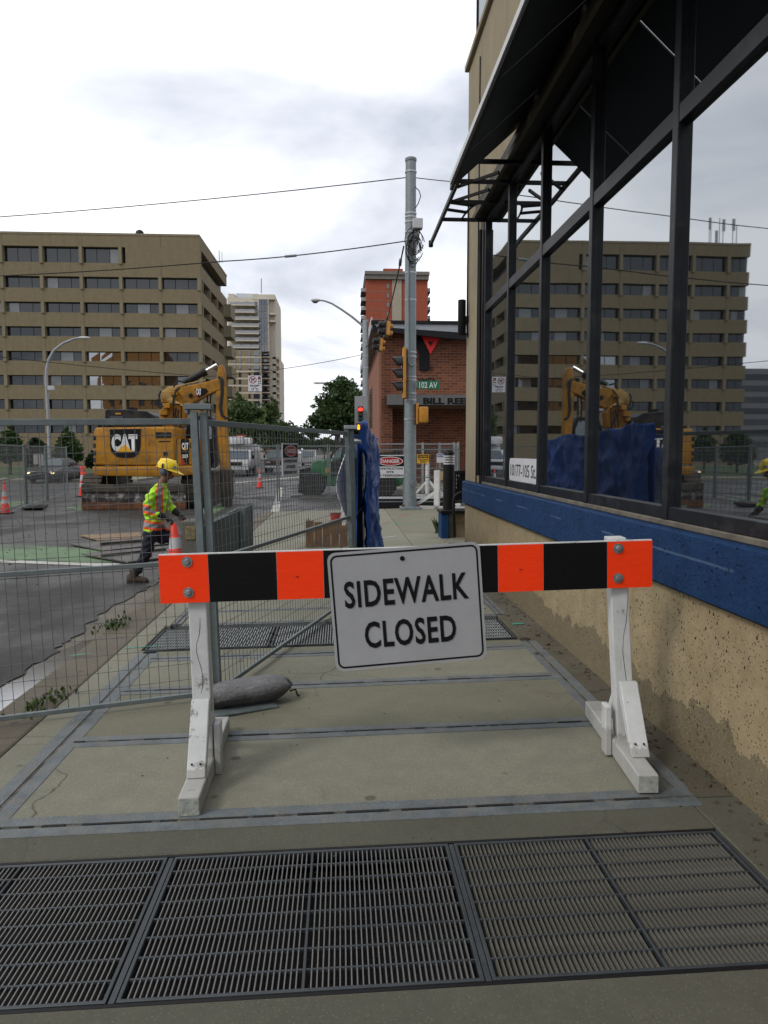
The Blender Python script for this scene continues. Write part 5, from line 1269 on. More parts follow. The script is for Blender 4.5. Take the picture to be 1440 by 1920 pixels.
# ================================================================== OVERHEAD WIRES
def wire(label, pts, r=.014, extra=None):
    root = thing('overhead_wire', label, 'wire', pts[0], group='overhead wires')
    out = []
    for a, b in zip(pts[:-1], pts[1:]):
        n = 10; d = (b-a).length
        for i in range(n): t = i/n; p = a.lerp(b, t); p.z -= 4*t*(1-t)*d*.006; out.append(p)
    out.append(pts[-1]); MB().tube(out, r, 5).build('strand', M_rubber, root, smooth=True)
    for (p, q, rr_) in (extra or []): MB().tube([p, q], rr_, 7).build('insulator', M_pole, root)
    return root
e0, e1 = at(534, 481, 20.6), at(556, 479, 20.6)
wire('high overhead wire running left from the top of the near pole', [at(760, 333, PY), at(-80, 412, 24)])
wire('overhead wire with a pale insulator at mid span left of the near pole', [at(760, 452, PY), at(545, 480, 20.6), at(415, 490, 21), at(-80, 520, 24)], .016, [(e0, e1, .035)])
wire('short overhead wire running right behind the canopy from the pole top', [at(776, 333, PY), at(900, 345, 21)], .012)
wire('dark span wire dropping from the near pole to the hanging signals', [at(757, 462, PY), at(726, 598, 34), at(711, 632, 35.5), at(684, 652, QY)], .022, [(at(751, 487, 23), at(750, 497, 23.5), .05)])
wire('thin overhead wire crossing low before the office block', [at(-60, 662, 30), at(390, 706, 36), at(470, 699, 37)], .014)
wire('thin overhead wire from the hanging turn sign to the far pole', [at(470, 699, 37), at(580, 684, 37.2), at(684, 664, QY)], .014)
# ---- no-left-turn sign hung on the wire
ns = thing('turn_sign', 'white no-right-turn EXCEPT bicycle sign hanging on the wire', 'sign', (at(478, 733, 37).x, 37, at(478, 733, 37).z))
tb(465.5, 490.5, 704, 733.5, 0, .02, 'panel', mat('sign_white', (.72, .72, .74)), ns, Y=37)
def ring(cx_, cz_, r0, r1, Y, nm, m, par, n=24):
    vs = [V(cx_+r*math.cos(2*math.pi*i/n), Y, cz_+r*math.sin(2*math.pi*i/n)) for r in (r0, r1) for i in range(n)]
    return MB().add(vs, [(i, (i+1) % n, (i+1) % n+n, i+n) for i in range(n)]).build(nm, m, par, fixn=False)
c = at(474, 712, 37); ring(c.x, c.z, .145, .175, 36.99, 'red_ring', M_inkr, ns)
MB().bar((c.x-.11, 36.986, c.z+.11), (c.x+.11, 36.986, c.z-.11), .004, .028, up=(1,0,1)).build('red_slash', M_inkr, ns)
MB().bar((c.x-.05, 36.992, c.z-.11), (c.x-.05, 36.992, c.z+.04), .004, .035, up=(1,0,0)).bar((c.x-.06, 36.992, c.z+.045), (c.x+.05, 36.992, c.z+.045), .004, .035).poly([(c.x+.11, 36.99, c.z+.045), (c.x+.04, 36.99, c.z+.10), (c.x+.04, 36.99, c.z-.01)]).build('arrow', M_ink, ns)
tb(484, 488.5, 706, 720, -.004, -.001, 'signal_symbol', M_ink, ns, Y=37)
for v, m_ in ((708.7, M_inkr), (713, M_inkw), (717.5, M_inkw)):
    q = at(486.2, v, 36.99); MB().poly([V(q.x+.045*math.cos(t), 36.99, q.z+.045*math.sin(t)) for t in [2*math.pi*i/14 for i in range(14)]]).build('signal_dot', m_, ns, fixn=False)
ptext('EXCEPT', 469.5, 487, 721.5, 725, 36.997, M_ink, ns, .03)
for u in (473.5, 482): q = at(u, 730, 37); ring(q.x, q.z, .045, .06, 36.99, 'bicycle_wheel', M_ink, ns, 14)
q = at(478, 728.5, 37); MB().bar((q.x-.1, 36.99, q.z-.03), (q.x-.03, 36.99, q.z+.05), .003, .015).bar((q.x-.03, 36.99, q.z+.05), (q.x+.1, 36.99, q.z-.03), .003, .015).build('bicycle_frame', M_ink, ns)
for u in (468, 488): MB().tube([at(u, 704, 37), at(u, 699, 37)], .015, 4).build('hanger', M_dark, ns)
# ================================================================== STREET LAMPS
def lamp(label, u, vb, pts, Y, r=.09, box=None):
    root = thing('street_lamp', label, 'street lamp', (at(u, vb, Y).x, Y, -.02))
    w_ = [at(*p, Y) for p in pts]; b0 = at(u, vb, Y); b0.z = -.02
    MB().tube([b0]+w_, [r*1.15]+[r*(1-.45*i/len(w_)) for i in range(len(w_))], 9).build('pole', M_polefar, root, smooth=True)
    e = w_[-1]; s = 1 if w_[-1].x > w_[-2].x else -1
    MB().ell((e.x+s*.25, Y, e.z+.0), (.42, .17, .10), 12, 8).build('luminaire', mat('pale_lamp', (.55, .55, .55)), root, smooth=True)
    if box: q = at(*box, Y); MB().box(q.x-.2, q.x+.2, Y-.25, Y-.05, q.z-.14, q.z+.14).build('box', mat('grey_box', (.5, .51, .53)), root, bevel=.02)
lamp('tall curved street lamp before the office block', 93, 870, [(91, 790), (87, 720), (87, 695), (91, 675), (101, 657), (118, 644), (138, 635.5), (150, 633.5)], 50, .11, (97.5, 728))
lamp('distant street lamp with short arm before the large tree', 636, 850, [(636, 780), (635, 750), (631, 733), (622, 722), (610, 718.5), (600, 718)], 75, .13)
# ================================================================== SITE FENCES (farther)
kw = dict(vs=.1, hs=.15, r=.0035, post=.05, lift=.12)
pts = [(-8.5, 16.9), (-9.3, 20.7), (-10.1, 24.6), (-10.9, 28.4), (-11.7, 32.8)]
nm = ['out past the left frame edge', 'behind the leftmost orange cone', 'before the dark sedan', 'left of the excavator blade']
for (a, b), q in zip(zip(pts[:-1], pts[1:]), nm): panel('wire fence panel along the far lane, %s' % q, (*a, ROAD), (b[0]-.02, b[1]-.08, ROAD), h=1.98, **kw)
xg = [at(u, 850, 27).x for u in (428, 523, 618, 690)]
for (a, b, q) in zip(xg[:-1], xg[1:], ('before the white truck', 'before the green loader cab', 'hidden half behind the blue tarp')): panel('wire fence panel across the road %s' % q, (a, 27, ROAD), (b-.07, 27, ROAD), h=2.0, **kw)
xg = [at(u, 850, 22.3).x for u in (684, 757, 860)]
panel('wire fence panel carrying the large danger sign', (xg[0], 22.3, .0), (xg[1], 22.3, .0), h=1.70, **kw)
panel('wire fence panel behind the near pole and white barricades', (xg[1]+.08, 22.3, .0), (xg[2], 22.3, .0), h=1.70, **kw)
A_ = [at(u, 850, Y) for u, Y in ((690, 30), (793.5, 30), (825, 30.6), (853, 29), (861.5, 24.5))]
for (a, b, q) in zip(A_[:-1], A_[1:], ('along the brick hall front', 'behind the yellow caution sign', 'behind the notice sign', 'turning back beside the storefront corner')):
    panel('wire fence panel %s' % q, (a.x, a.y, -.05), (b.x-.04, b.y, -.05), h=2.0 if b.y > 25 else 1.95, mp=M_polefar, **kw)
big = danger('danger_sign', 'large white DANGER construction site no trespassing sign on fence', at(731.5, 874.5, 22.2), (1,0,0), (0,0,1), at(762, 870, 22.2).x-at(701, 870, 22.2).x, at(730, 853, 22.2).z-at(730, 895.5, 22.2).z, [('CONSTRUCTION', .78), ('SITE', .22), ('NO TRESPASSING', .88)], hdr=.46)
# black trench netting and road plates under the fence
solo('trench_netting', MB().box(xg[0]-.6, 3.4, 22.45, 22.49, ROAD, .20), mat('black_netting', (.012, .012, .012), .9, var=.4, scale=30), 'black netting skirt low behind the danger sign fence', 'netting', (1.5, 22.5, ROAD))
solo('steel_plate', MB().box(at(700, 930, 23).x, 3.2, 23.2, 25.2, .02, .10), mat('pale_road_plate', (.33, .33, .33), .5, var=.3, scale=4), 'pale steel road plate behind the danger sign fence', 'plate', (2, 24, 0), bevel=.01)
# ================================================================== WHITE BARRICADES, CAUTION AND NOTICE SIGNS
def aframe(label, u, v, hpx, s, rot):
    p = gnd(u, v, 0.0); h = hpx/1400*p.y; w_ = .055*s
    root = thing('small_barricade', label, 'barricade', (p.x, p.y, 0.02), (0, 0, R(rot)), group='white timber barricade ends')
    MB().box(-w_, w_, -w_, w_, .0, h).build('post', M_wpaint, root, world=False, bevel=.006)
    MB().box(-w_, w_, -.62*s, .62*s, 0, .09*s).xf(Matrix.Translation((.0, 0, 0))).build('foot', M_wpaint, root, world=False, bevel=.006)
    for k in (-1, 1): MB().bar((w_*1.0, k*.5*s, .10*s), (w_*1.0, k*.04, h*.46), .04*s, .075*s).build('brace', M_wpaint, root, world=False)
    return root, p, h
aframe('small white barricade end below the yellow caution sign', 801, 933, 66, 1.0, 55)
aframe('white barricade end with long braces beside the black bollard', 819, 958, 75, 1.25, 68)
c_ = at(793, 860, 26.2); cs = thing('caution_sign', 'yellow CAUTION sign on the white barricade post', 'sign', (c_.x, 26.2, c_.z-.2))
tb(782, 804.5, 851.5, 869, 0, .02, 'panel', mat('caution_yellow', (.75, .40, .01), .5, var=.08), cs, Y=26.2); tb(783.5, 803, 853, 859, -.004, -.001, 'header', M_ink, cs, Y=26.2)
ptext('CAUTION', 785, 801.5, 854.2, 857.8, 26.194, MATS['caution_yellow'], cs, .03)
for i, s in enumerate(('CONSTRUCTION AREA', 'KEEP OUT')): ptext(s, 785+i*3, 802-i*3, 861+i*3.6, 863.4+i*3.6, 26.199, M_ink, cs, .03)
c_ = at(826, 860, 21.4); n2_ = thing('notice_sign', 'white NOTICE sign with blue header beside the black bollard', 'sign', (c_.x, 21.4, c_.z-.2))
tb(818.8, 837, 850.5, 867.5, 0, .02, 'panel', mat('sign_white', (.72, .72, .74)), n2_, Y=21.4); tb(820, 836, 851.5, 857, -.004, -.001, 'header', mat('notice_blue', (.02, .09, .35), .5), n2_, Y=21.4)
ptext('NOTICE', 821, 835, 852.5, 856, 21.394, M_inkw, n2_, .03); tb(817.5, 819.5, 867, 915, .02, .06, 'stake', mat('raw_stake', (.26, .15, .07), .8), n2_, Y=21.4)
tb(822, 833, 883.5, 900, .02, .04, 'plywood_board', mat('raw_plywood', (.50, .36, .20), .8, var=.2, scale=8), n2_, Y=21.4)
# ================================================================== BOLLARD LIGHT ON STAIR WALL, RAILS
LY = 13.4
lw = thing('stair_wall', 'low concrete stair wall with a blue painted end', 'wall', (at(850, 1010, LY).x, LY, sw(2)))
a, b = at(827.5, 1012, LY), at(842, 957, LY)
MB().box(a.x, b.x, LY, LY+.45, sw(2)-.04, b.z-.06).build('blue_end', M_blue, lw, bevel=.01)
MB().box(b.x+.002, 4.2, LY+.12, LY+.43, -.02, b.z-.06).build('wall', M_base, lw)
MB().box(a.x-.02, 4.2, LY-.03, LY+.5, b.z-.058, b.z).build('cap', M_dark, lw, bevel=.01)
bc = at(841, 955, LY+.25); r_ = .105
bo = thing('bollard_light', 'black dome-topped bollard light with louvres on the stair wall', 'bollard', (bc.x, LY+.25, b.z))
zt_ = at(841, 843, LY+.25).z; zl0, zl1 = at(841, 871, LY+.25).z, at(841, 852, LY+.25).z
MB().lathe([(r_, b.z), (r_, zl0)], 22, (bc.x, LY+.25, 0)).build('shaft', M_dark, bo, smooth=True)
MB().lathe([(r_*.6, zl0), (r_*.6, zl1)], 16, (bc.x, LY+.25, 0)).build('lamp_core', M_inkw, bo, smooth=True)
for i in range(4): z = zl0+(zl1-zl0)*i/4; MB().lathe([(r_*1.0, z+.005), (r_*.98, z+.02), (r_*.65, z+.045)], 22, (bc.x, LY+.25, 0)).build('louvre', mat('louvre_metal', (.55, .55, .55), .35, metal=.4), bo, smooth=True)
MB().lathe([(r_*1.02, zl1), (r_*1.02, zl1+.015), (r_*.9, zl1+.05), (r_*.6, zl1+.085), (r_*.02, zt_)], 22, (bc.x, LY+.25, 0)).build('dome', M_dark, bo, smooth=True)
hr = thing('handrail', 'black tube handrail bending along the stair wall', 'handrail', (at(851, 1008, LY-.3).x, LY-.3, 0))
MB().tube([at(852, 1008, 13.0), at(850.5, 960, 13.0), at(850.5, 940, 13.0), at(853, 930, 13.0), at(860, 925, 13.0), at(885, 921, 13.0)], .028, 8).build('tube', M_dark, hr, smooth=True)
MB().tube([at(853, 942, 13.0), at(885, 937, 13.0)], .022, 8).build('lower_tube', M_dark, hr, smooth=True)
sc2 = thing('lattice_screen', 'black perforated metal screen behind the handrail', 'screen', (at(862, 950, 14.6).x, 14.6, .4))
mb = MB(); A0, B0 = at(853, 940, 14.6), at(890, 888, 14.6)
for i in range(9): t = i/8; mb.bar((A0.x+(B0.x-A0.x)*t, 14.6, A0.z), (A0.x+(B0.x-A0.x)*t, 14.6, B0.z), .03, .02)
for i in range(8): t = i/7; mb.bar((A0.x, 14.62, A0.z+(B0.z-A0.z)*t), (B0.x, 14.62, A0.z+(B0.z-A0.z)*t), .02, .03)
for i in range(10): t = i/9; mb.bar((A0.x+(B0.x-A0.x)*t, 14.61, A0.z), (A0.x+(B0.x-A0.x)*min(1, t+.3), 14.61, B0.z), .01, .045)
mb.build('lattice', M_dark, sc2); MB().bar((A0.x-.05, 14.6, B0.z+.02), (B0.x, 14.6, B0.z+.05), .05, .06).build('top_rail', M_dark, sc2)
# ================================================================== CONSTRUCTION ODDS AND ENDS
gb = thing('green_bin', 'long dark green slatted bin along the kerb behind the fence', 'bin', (-1.7, 10.2, -.04))
M_dg = mat('dark_green_paint', (.008, .034, .024), .55, var=.25, scale=5)
x1_ = at(470, 990, 12).x; x0_ = at(383, 1000, 8.7).x; ztop = .76
for i in range(24):
    t0, t1 = i/24, (i+1)/24; y0, y1 = 8.7+3.3*t0, 8.7+3.3*t1-.008; xa, xb = x0_+(x1_-x0_)*t0, x0_+(x1_-x0_)*t1
    MB().add([(xa, y0, -.03), (xa+.03, y0, -.03), (xb+.03, y1, -.03), (xb, y1, -.03), (xa, y0, ztop), (xa+.03, y0, ztop), (xb+.03, y1, ztop), (xb, y1, ztop)], [(0,3,2,1),(4,5,6,7),(0,1,5,4),(1,2,6,5),(2,3,7,6),(3,0,4,7)]).build('slat', M_dg, gb)
MB().box(x0_-.07, x0_-.005, 8.72, 11.9, -.03, ztop-.03).build('bin_body', M_dg, gb)
for y_ in (10.9, 11.9): MB().box(x1_-.03, x1_+.05, y_-.02, y_+.02, -.02, ztop+.04).build('bin_post', M_galv, gb)
lb_ = at(361, 1000, 9.4); M_agg = mat('exposed_aggregate', (.17, .16, .135), .9, var=.5, scale=60, bump=.8, bscale=120)
lt = thing('litter_bin', 'square exposed-aggregate litter bin beside the worker\'s cones', 'litter bin', (lb_.x, 9.4, -.05))
MB().box(lb_.x-.12, lb_.x+.10, 9.3, 9.7, -.05, at(360, 977, 9.3).z).build('body', M_agg, lt, bevel=.015)
MB().box(lb_.x-.07, lb_.x+.06, 9.285, 9.302, at(360, 1012, 9.3).z, at(360, 987, 9.3).z).build('relief_panel', mat('yellow_stone', (.24, .19, .085), .9, var=.4, scale=20, bump=.6), lt, bevel=.006)
# plywood sheets and rails lying on the road
M_ply = mat('wet_plywood', (.20, .13, .065), .6, var=.5, scale=5, dirt=(.32, .20, .09), dirt_amt=.8, dscale=6); M_plyg = mat('grey_wet_board', (.085, .085, .09), .35, var=.5, scale=3, dirt=(.17, .15, .12), dirt_amt=.6, dscale=3)
def sheet3(label, pts, z0, th, m, edge=None):
    q = [gnd(u, v, ROAD+z0+th) for u, v in pts]; mb = MB().prism([(p.x, p.y) for p in q], ROAD+z0, ROAD+z0+th, 'xy')
    return solo('plywood_sheet', mb, m, label, 'plywood', (q[0].x, q[0].y, ROAD+z0), 'plywood sheets on the road')
sheet3('orange-brown plywood sheet, furthest of the pile behind the worker', [(150, 1003), (262, 998), (300, 1005), (185, 1013)], .02, .02, M_ply)
sheet3('grey plywood sheet under loose rails behind the worker', [(131, 1019), (290, 1006), (340, 1016), (195, 1032)], .02, .02, M_plyg)
sheet3('nearest grey plywood sheet with bright cut corner by the worker\'s boots', [(152, 1038), (300, 1024), (345, 1040), (240, 1053)], .03, .022, M_plyg)
for i, (a, b) in enumerate((((188, 1020), (300, 1011)), ((190, 1042), (310, 1030)))):
    p, q = gnd(*a, ROAD+.07), gnd(*b, ROAD+.07); solo('loose_rail', MB().bar(p, q, .05, .045), M_mud, 'loose dark rail lying on the %s plywood sheet' % ('upper' if i == 0 else 'nearest'), 'rail', p, 'loose rails on the plywood')
kb = thing('plank_box', 'rough brown plank crate on the ground behind the slanting fence', 'crate', (at(610, 1000, 12.6).x, 12.6, 0))
xa, xb = at(573, 1000, 12.6).x, at(652, 1000, 12.6).x; zt_ = at(600, 976, 12.6).z
for i in range(5):
    a = xa+(xb-xa)*i/5; MB().box(a+.004, xa+(xb-xa)*(i+1)/5-.004, 12.6, 12.63, 0.0, zt_-.03*i*random.random()).build('plank', mat('rough_plank', (.17, .095, .045), .85, var=.4, scale=8, bump=.4), kb)
for x in (xa, xb-.03): MB().box(x, x+.03, 12.635, 13.4, 0.0, zt_-.03).build('plank', MATS['rough_plank'], kb)
bu = at(629, 977, 14.8); bk = thing('red_bucket', 'small red bucket behind the plank crate', 'bucket', (bu.x, 14.8, 0))
MB().lathe([(.09, bu.z-.0), (.115, at(629, 962, 14.8).z)], 16, (bu.x, 14.8, 0)).build('pail', mat('bucket_red', (.5, .03, .02), .45), bk, smooth=True)
MB().box(bu.x-.13, bu.x+.13, 14.68, 14.95, 0, bu.z-.001).build('stand', MATS['rough_plank'], bk); MB().lathe([(.12, at(629, 962, 14.8).z-.02), (.12, at(629, 962, 14.8).z)], 16, (bu.x, 14.8, 0)).build('rim', MATS['bucket_red'], bk)
wbx = at(648, 965, 15.5); solo('white_crate', MB().box(wbx.x-.1, wbx.x+.12, 15.5, 15.8, 0, at(648, 948, 15.5).z), M_inkw, 'white plastic crate beside the red bucket', 'crate', (wbx.x, 15.5, 0), bevel=.01)
# weeds
def weed(label, c, n, h, sp, col=(.06, .10, .02)):
    root = thing('weed', label, 'weed', c, group='weeds in the joints'); rn = random.Random(int(c[0]*1000)); mb = MB()
    for i in range(n):
        a = rn.uniform(0, 6.28); d = Vector((math.cos(a), math.sin(a), 0)); b = Vector((rn.gauss(0, sp*.4), rn.gauss(0, sp), 0)); l = h*rn.uniform(.5, 1)
        s = d.cross(Vector((0,0,1)))*.008; t = b+d*l*.5+Vector((0,0,l)); m1 = b+d*l*.15+Vector((0,0,l*.6))
        mb.add([b-s, b+s, m1+s*1.6, t, m1-s*1.6], [(0,1,2,3,4)])
    struct(mb.build('blades', mat('weed_green', col, .8, var=.4, scale=30), root, world=False, fixn=False), 'stuff')
for (u, v, lab, n, h, sp) in ((85, 1305, 'green weed tuft in the kerb joint near the left frame edge', 50, .05, .14), (215, 1165, 'green weed tuft at the kerb behind the fence, beside the gutter', 60, .06, .16), (820, 1003, 'small upright weed at the foot of the blue stair wall end', 26, .33, .04)):
    p = gnd(u, v, 0); weed(lab, (p.x, p.y, sw(p.x)), n, h, sp)
# loose grit along the wall foot
random.seed(9); mb = MB()
for i in range(420):
    y = random.uniform(2.6, 10.4); x = 1.82-abs(random.gauss(0, .12)); s = random.uniform(.002, .007)*(1 if random.random() < .93 else 2)
    mb.obox((x, y, sw(x)+s*.5), (s*2, s*random.uniform(1, 3), s), Matrix.Rotation(random.uniform(0, 3), 3, 'Z'))
for i in range(160):
    y = random.uniform(2.4, 9); x = random.uniform(-1.8, 1.7); s = random.uniform(.0015, .004)
    mb.obox((x, y, sw(x)+s*.5), (s*2, s*random.uniform(1, 3), s), Matrix.Rotation(random.uniform(0, 3), 3, 'Z'))
for i in range(700):
    y = random.uniform(10, 34); x = random.uniform(-9, 0); s = random.uniform(.004, .016)
    if x < -2.6 or y > 22: mb.obox((x, y, ROAD+s*.4), (s*2, s*random.uniform(1, 3), s), Matrix.Rotation(random.uniform(0, 3), 3, 'Z'))
gr = struct(mb.build('grit', mat('loose_grit', (.10, .075, .045), .9, var=.5, scale=20)), 'stuff'); gr['label'] = 'loose grit and leaf litter scattered on the pavement and road'
# ================================================================== VEHICLES
def wheel(root, x, y, r, w, face=1, m=None):
    t = MB().lathe([(r*.62, -w/2), (r*.94, -w/2), (r, -w*.35), (r, w*.35), (r*.94, w/2), (r*.62, w/2)], 22, (x, y, r), Euler((0, R(90), 0)).to_matrix()).build('wheel', M_rubber, root, world=False, smooth=True)
    MB().lathe([(r*.62, -w*.42), (r*.5, -w*.30), (.03, -w*.28)], 18, (x, y, r), Euler((0, R(90), 0)).to_matrix()).build('rim', m or M_chrome, t, world=False, smooth=True)
    MB().lathe([(.03, w*.28), (r*.5, w*.30), (r*.62, w*.42)], 18, (x, y, r), Euler((0, R(90), 0)).to_matrix()).build('rim', m or M_chrome, t, world=False, smooth=True)
def loft(secs, nm, m, root, smooth=True):
    # secs: (y, half width bottom, half width top, z0, z1)
    mb = MB(); K = None
    for (y, wb, wt, z0, z1) in secs:
        zm = z0+(z1-z0)*.55; ring_ = [(-wb*.94, z0), (-wb, z0+(z1-z0)*.25), (-max(wb, wt)*1.0, zm), (-wt, z1-(z1-z0)*.08), (-wt*.9, z1), (wt*.9, z1), (wt, z1-(z1-z0)*.08), (max(wb, wt), zm), (wb, z0+(z1-z0)*.25), (wb*.94, z0)]
        K = len(ring_); mb.v += [Vector((x, y, z)) for x, z in ring_]
    for i in range(len(secs)-1):
        for k in range(K): k2 = (k+1) % K; mb.f.append([i*K+k, i*K+k2, (i+1)*K+k2, (i+1)*K+k]); mb.m.append(0)
    mb.f.append(list(range(K))); mb.m.append(0); mb.f.append([(len(secs)-1)*K+k for k in range(K)]); mb.m.append(0)
    return mb.build(nm, m, root, world=False, smooth=smooth)
M_carblk = mat('dark_car_paint', (.010, .011, .014), .3, var=.1, spec=.3, coat=.15)
M_lit = mat('lit_headlamp', (.8, .7, .5), .3, var=0, emit=(1, .72, .35), estr=2.5)
sp = gnd(107, 903, ROAD); sed = thing('sedan', 'dark sedan with lit headlights driving towards the fence', 'car', (sp.x, sp.y, ROAD), (0, 0, R(-2)))
bd = loft([(-2.3, .62, .6, .28, .58), (-2.22, .82, .76, .2, .68), (-1.5, .88, .82, .18, .82), (-.75, .89, .84, .18, .92), (0, .89, .85, .18, .94), (1.3, .89, .84, .18, .97), (2.1, .86, .78, .22, .98), (2.35, .74, .68, .35, .88)], 'body', M_carblk, sed)
loft([(-.85, .76, .72, .90, .92), (-.15, .72, .58, .92, 1.38), (.3, .72, .57, .92, 1.43), (1.0, .71, .56, .93, 1.40), (1.55, .70, .62, .95, 1.06)], 'roof', M_carblk, sed)
MB().add([(-.62, -.76, .96), (.62, -.76, .96), (.53, -.19, 1.36), (-.53, -.19, 1.36)], [(0,1,2,3)]).build('windscreen', M_carglass, sed, world=False, fixn=False).location = (0, -.035, .02)
for s in (-1, 1):
    for (y0, y1, y2, y3) in ((-.45, .32, .30, -.10), (.40, 1.25, .95, .38)):
        MB().add([(s*.745, y0, .97), (s*.745, y1, .97), (s*.60, y2, 1.33), (s*.60, y3, 1.33)], [(0,1,2,3)]).build('side_window', M_carglass, sed, world=False, fixn=False).location = (s*.02, 0, 0)
    MB().ell((s*.62, -2.22, .58), (.17, .08, .075), 12, 7).build('headlight', M_lit, sed, world=False, smooth=True)
    MB().ell((s*.96, -.55, .98), (.10, .06, .07), 10, 6).build('mirror', M_carblk, sed, world=False, smooth=True)
    for y in (-1.42, 1.42): wheel(sed, s*.80, y, .31, .2)
MB().box(-.36, .36, -2.34, -2.26, .46, .62).build('grille', M_dark, sed, world=False, bevel=.02); MB().poly([(-.06, -2.35, .59), (.06, -2.35, .59), (0, -2.35, .51)]).build('badge', M_chrome, sed, world=False, fixn=False)
MB().box(-.7, .7, -2.34, -2.2, .26, .36).build('lower_grille', M_dark, sed, world=False, bevel=.02)
def truck(label, u, v, cat, col, white=True):
    p = gnd(u, v, ROAD); r_ = thing('utility_truck' if white else 'pickup_truck', label, cat, (p.x, p.y, ROAD))
    m = mat('truck_white' if white else 'pickup_dark', col, .3, var=.06, coat=.3, dirt=(.25, .22, .18), dirt_amt=.3, dscale=2)
    B = lambda x0, x1, y0, y1, z0, z1, nm, mm=m, **k: MB().box(x0, x1, y0, y1, z0, z1).build(nm, mm, r_, world=False, **k)
    B(-.98, .98, .0, 1.4, .55, 1.22, 'hood', bevel=.08, seg=2, smooth=True)
    MB().prism([(1.2, .55), (1.2, 1.25), (1.75, 1.95), (3.2, 1.98), (3.3, .55)], -.95, .95, 'yz').build('cab', m, r_, world=False, bevel=.06, seg=2, smooth=True)
    MB().add([(-.82, 1.18, 1.28), (.82, 1.18, 1.28), (.74, 1.70, 1.88), (-.74, 1.70, 1.88)], [(0,1,2,3)]).build('windscreen', M_carglass, r_, world=False, fixn=False).location = (0, -.05, .02)
    for s in (-1, 1):
        MB().add([(s*.965, 1.6, 1.28), (s*.965, 2.8, 1.28), (s*.965, 2.8, 1.85), (s*.965, 1.9, 1.85)], [(0,1,2,3)]).build('side_window', M_carglass, r_, world=False, fixn=False)
        B(s*.72-.17, s*.72+.17, -.04, .02, .88, 1.05, 'headlight', M_inkw, bevel=.02)
        B(s*1.13-.09, s*1.13+.09, 1.45, 1.55, 1.28, 1.55, 'mirror', M_dark, bevel=.02)
        for y in (.75, 4.3): wheel(r_, s*.86, y, .38, .26)
    B(-.5, .5, -.035, .02, .80, 1.06, 'grille', M_dark); B(-1.0, 1.0, -.16, .0, .46, .66, 'bumper', M_chrome, bevel=.03)
    if white:
        B(-1.1, 1.1, 3.4, 6.6, .75, 2.35, 'service_box', bevel=.05); B(-1.0, .3, 2.2, 6.0, 2.36, 2.95, 'aerial_boom', bevel=.1, seg=2, smooth=True)
        B(.2, .9, 2.6, 3.2, 2.36, 2.85, 'boom_bucket', bevel=.06); B(-.3, .4, 3.0, 3.2, 2.96, 3.06, 'beacon', mat('beacon_red', (.5, .05, .03), .4))
    else:
        B(-.95, .95, 3.35, 5.4, .6, 1.2, 'cargo_bed', bevel=.05); B(-.9, .9, -.05, .0, .98, 1.02, 'red_strip', M_inkr)
    return r_
truck('white utility truck with aerial boom seen behind the excavator stick', 441, 894, 'truck', (.70, .71, .72))
truck('dark pickup truck parked beyond the small orange cone', 519, 889, 'pickup', (.06, .05, .045), False)
p_ = gnd(578, 873, ROAD)
vn = thing('white_van', 'small white van far down the street behind the danger sign', 'van', (p_.x, p_.y, ROAD))
MB().box(-.95, .95, 1.0, 5.2, .35, 2.1).build('body', MATS['truck_white'], vn, world=False, bevel=.12, seg=2, smooth=True); MB().prism([(0, .4), (0, 1.0), (1.02, 1.9), (1.02, .4)], -.93, .93, 'yz').build('nose', MATS['truck_white'], vn, world=False, bevel=.05)
MB().add([(-.8, .05, 1.1), (.8, .05, 1.1), (.75, .85, 1.8), (-.75, .85, 1.8)], [(0,1,2,3)]).build('windscreen', M_carglass, vn, world=False, fixn=False).location = (0, -.06, .06)
for s in (-1, 1):
    MB().box(s*.7-.14, s*.7+.14, -.03, .02, .7, .88).build('headlight', M_inkw, vn, world=False)
    for y in (.9, 4.3): wheel(vn, s*.82, y, .34, .22)
# ---- green telehandler, side-on
TYY = 30.0; S_ = TYY/FPX
tl = thing('telehandler', 'green telehandler with black cab frame, half hidden by the blue tarp', 'loader', (at(650, 930, TYY).x, TYY, ROAD))
def tp(pts, d0, d1, nm, m, par=tl, **k): return MB().prism([XZ(u, v, TYY) for u, v in pts], TYY+d0, TYY+d1).build(nm, m, par, **k)
def twheel(u, v, r, y):
    c = at(u, v, TYY); MM = Euler((R(90), 0, 0)).to_matrix()
    t = MB().lathe([(r*.55, -.2), (r*.92, -.2), (r, -.12), (r, .12), (r*.92, .2), (r*.55, .2)], 26, (c.x, y, ROAD+r), MM).build('wheel', M_rubber, tl, smooth=True)
    MB().lathe([(r*.56, .17), (r*.48, .08), (r*.2, .06), (.04, .12)], 20, (c.x, y, ROAD+r), MM).build('rim', mat('wheel_rim_grey', (.22, .23, .23), .5), t, smooth=True)
    mb = MB()
    for i in range(18): a = 2*math.pi*i/18; mb.obox((c.x+r*1.0*math.cos(a), y, ROAD+r+r*1.0*math.sin(a)), (.06, .38, .09), Matrix.Rotation(-a, 3, 'Y'))
    mb.build('lugs', M_rubber, t)
for y in (TYY-.75, TYY+.75):
    twheel(587, 905, .50, y); twheel(716, 905, .52, y)
tp([(582, 893), (586, 866), (596, 862), (614, 862), (614, 893)], -.55, .5, 'engine_cover', M_tele, bevel=.06, seg=2, smooth=True)
tp([(602, 868), (612, 858), (622, 862), (622, 893), (602, 893)], -.62, -.2, 'side_tank', M_tele, bevel=.05)
tp([(600, 893), (750, 893), (757, 906), (742, 912), (600, 910)], -.5, .6, 'chassis', M_tele, bevel=.04)
cb = tp([(618, 893), (622, 866), (640, 858), (690, 858), (690, 893)], -.5, .35, 'cab_base', M_cab, bevel=.05)
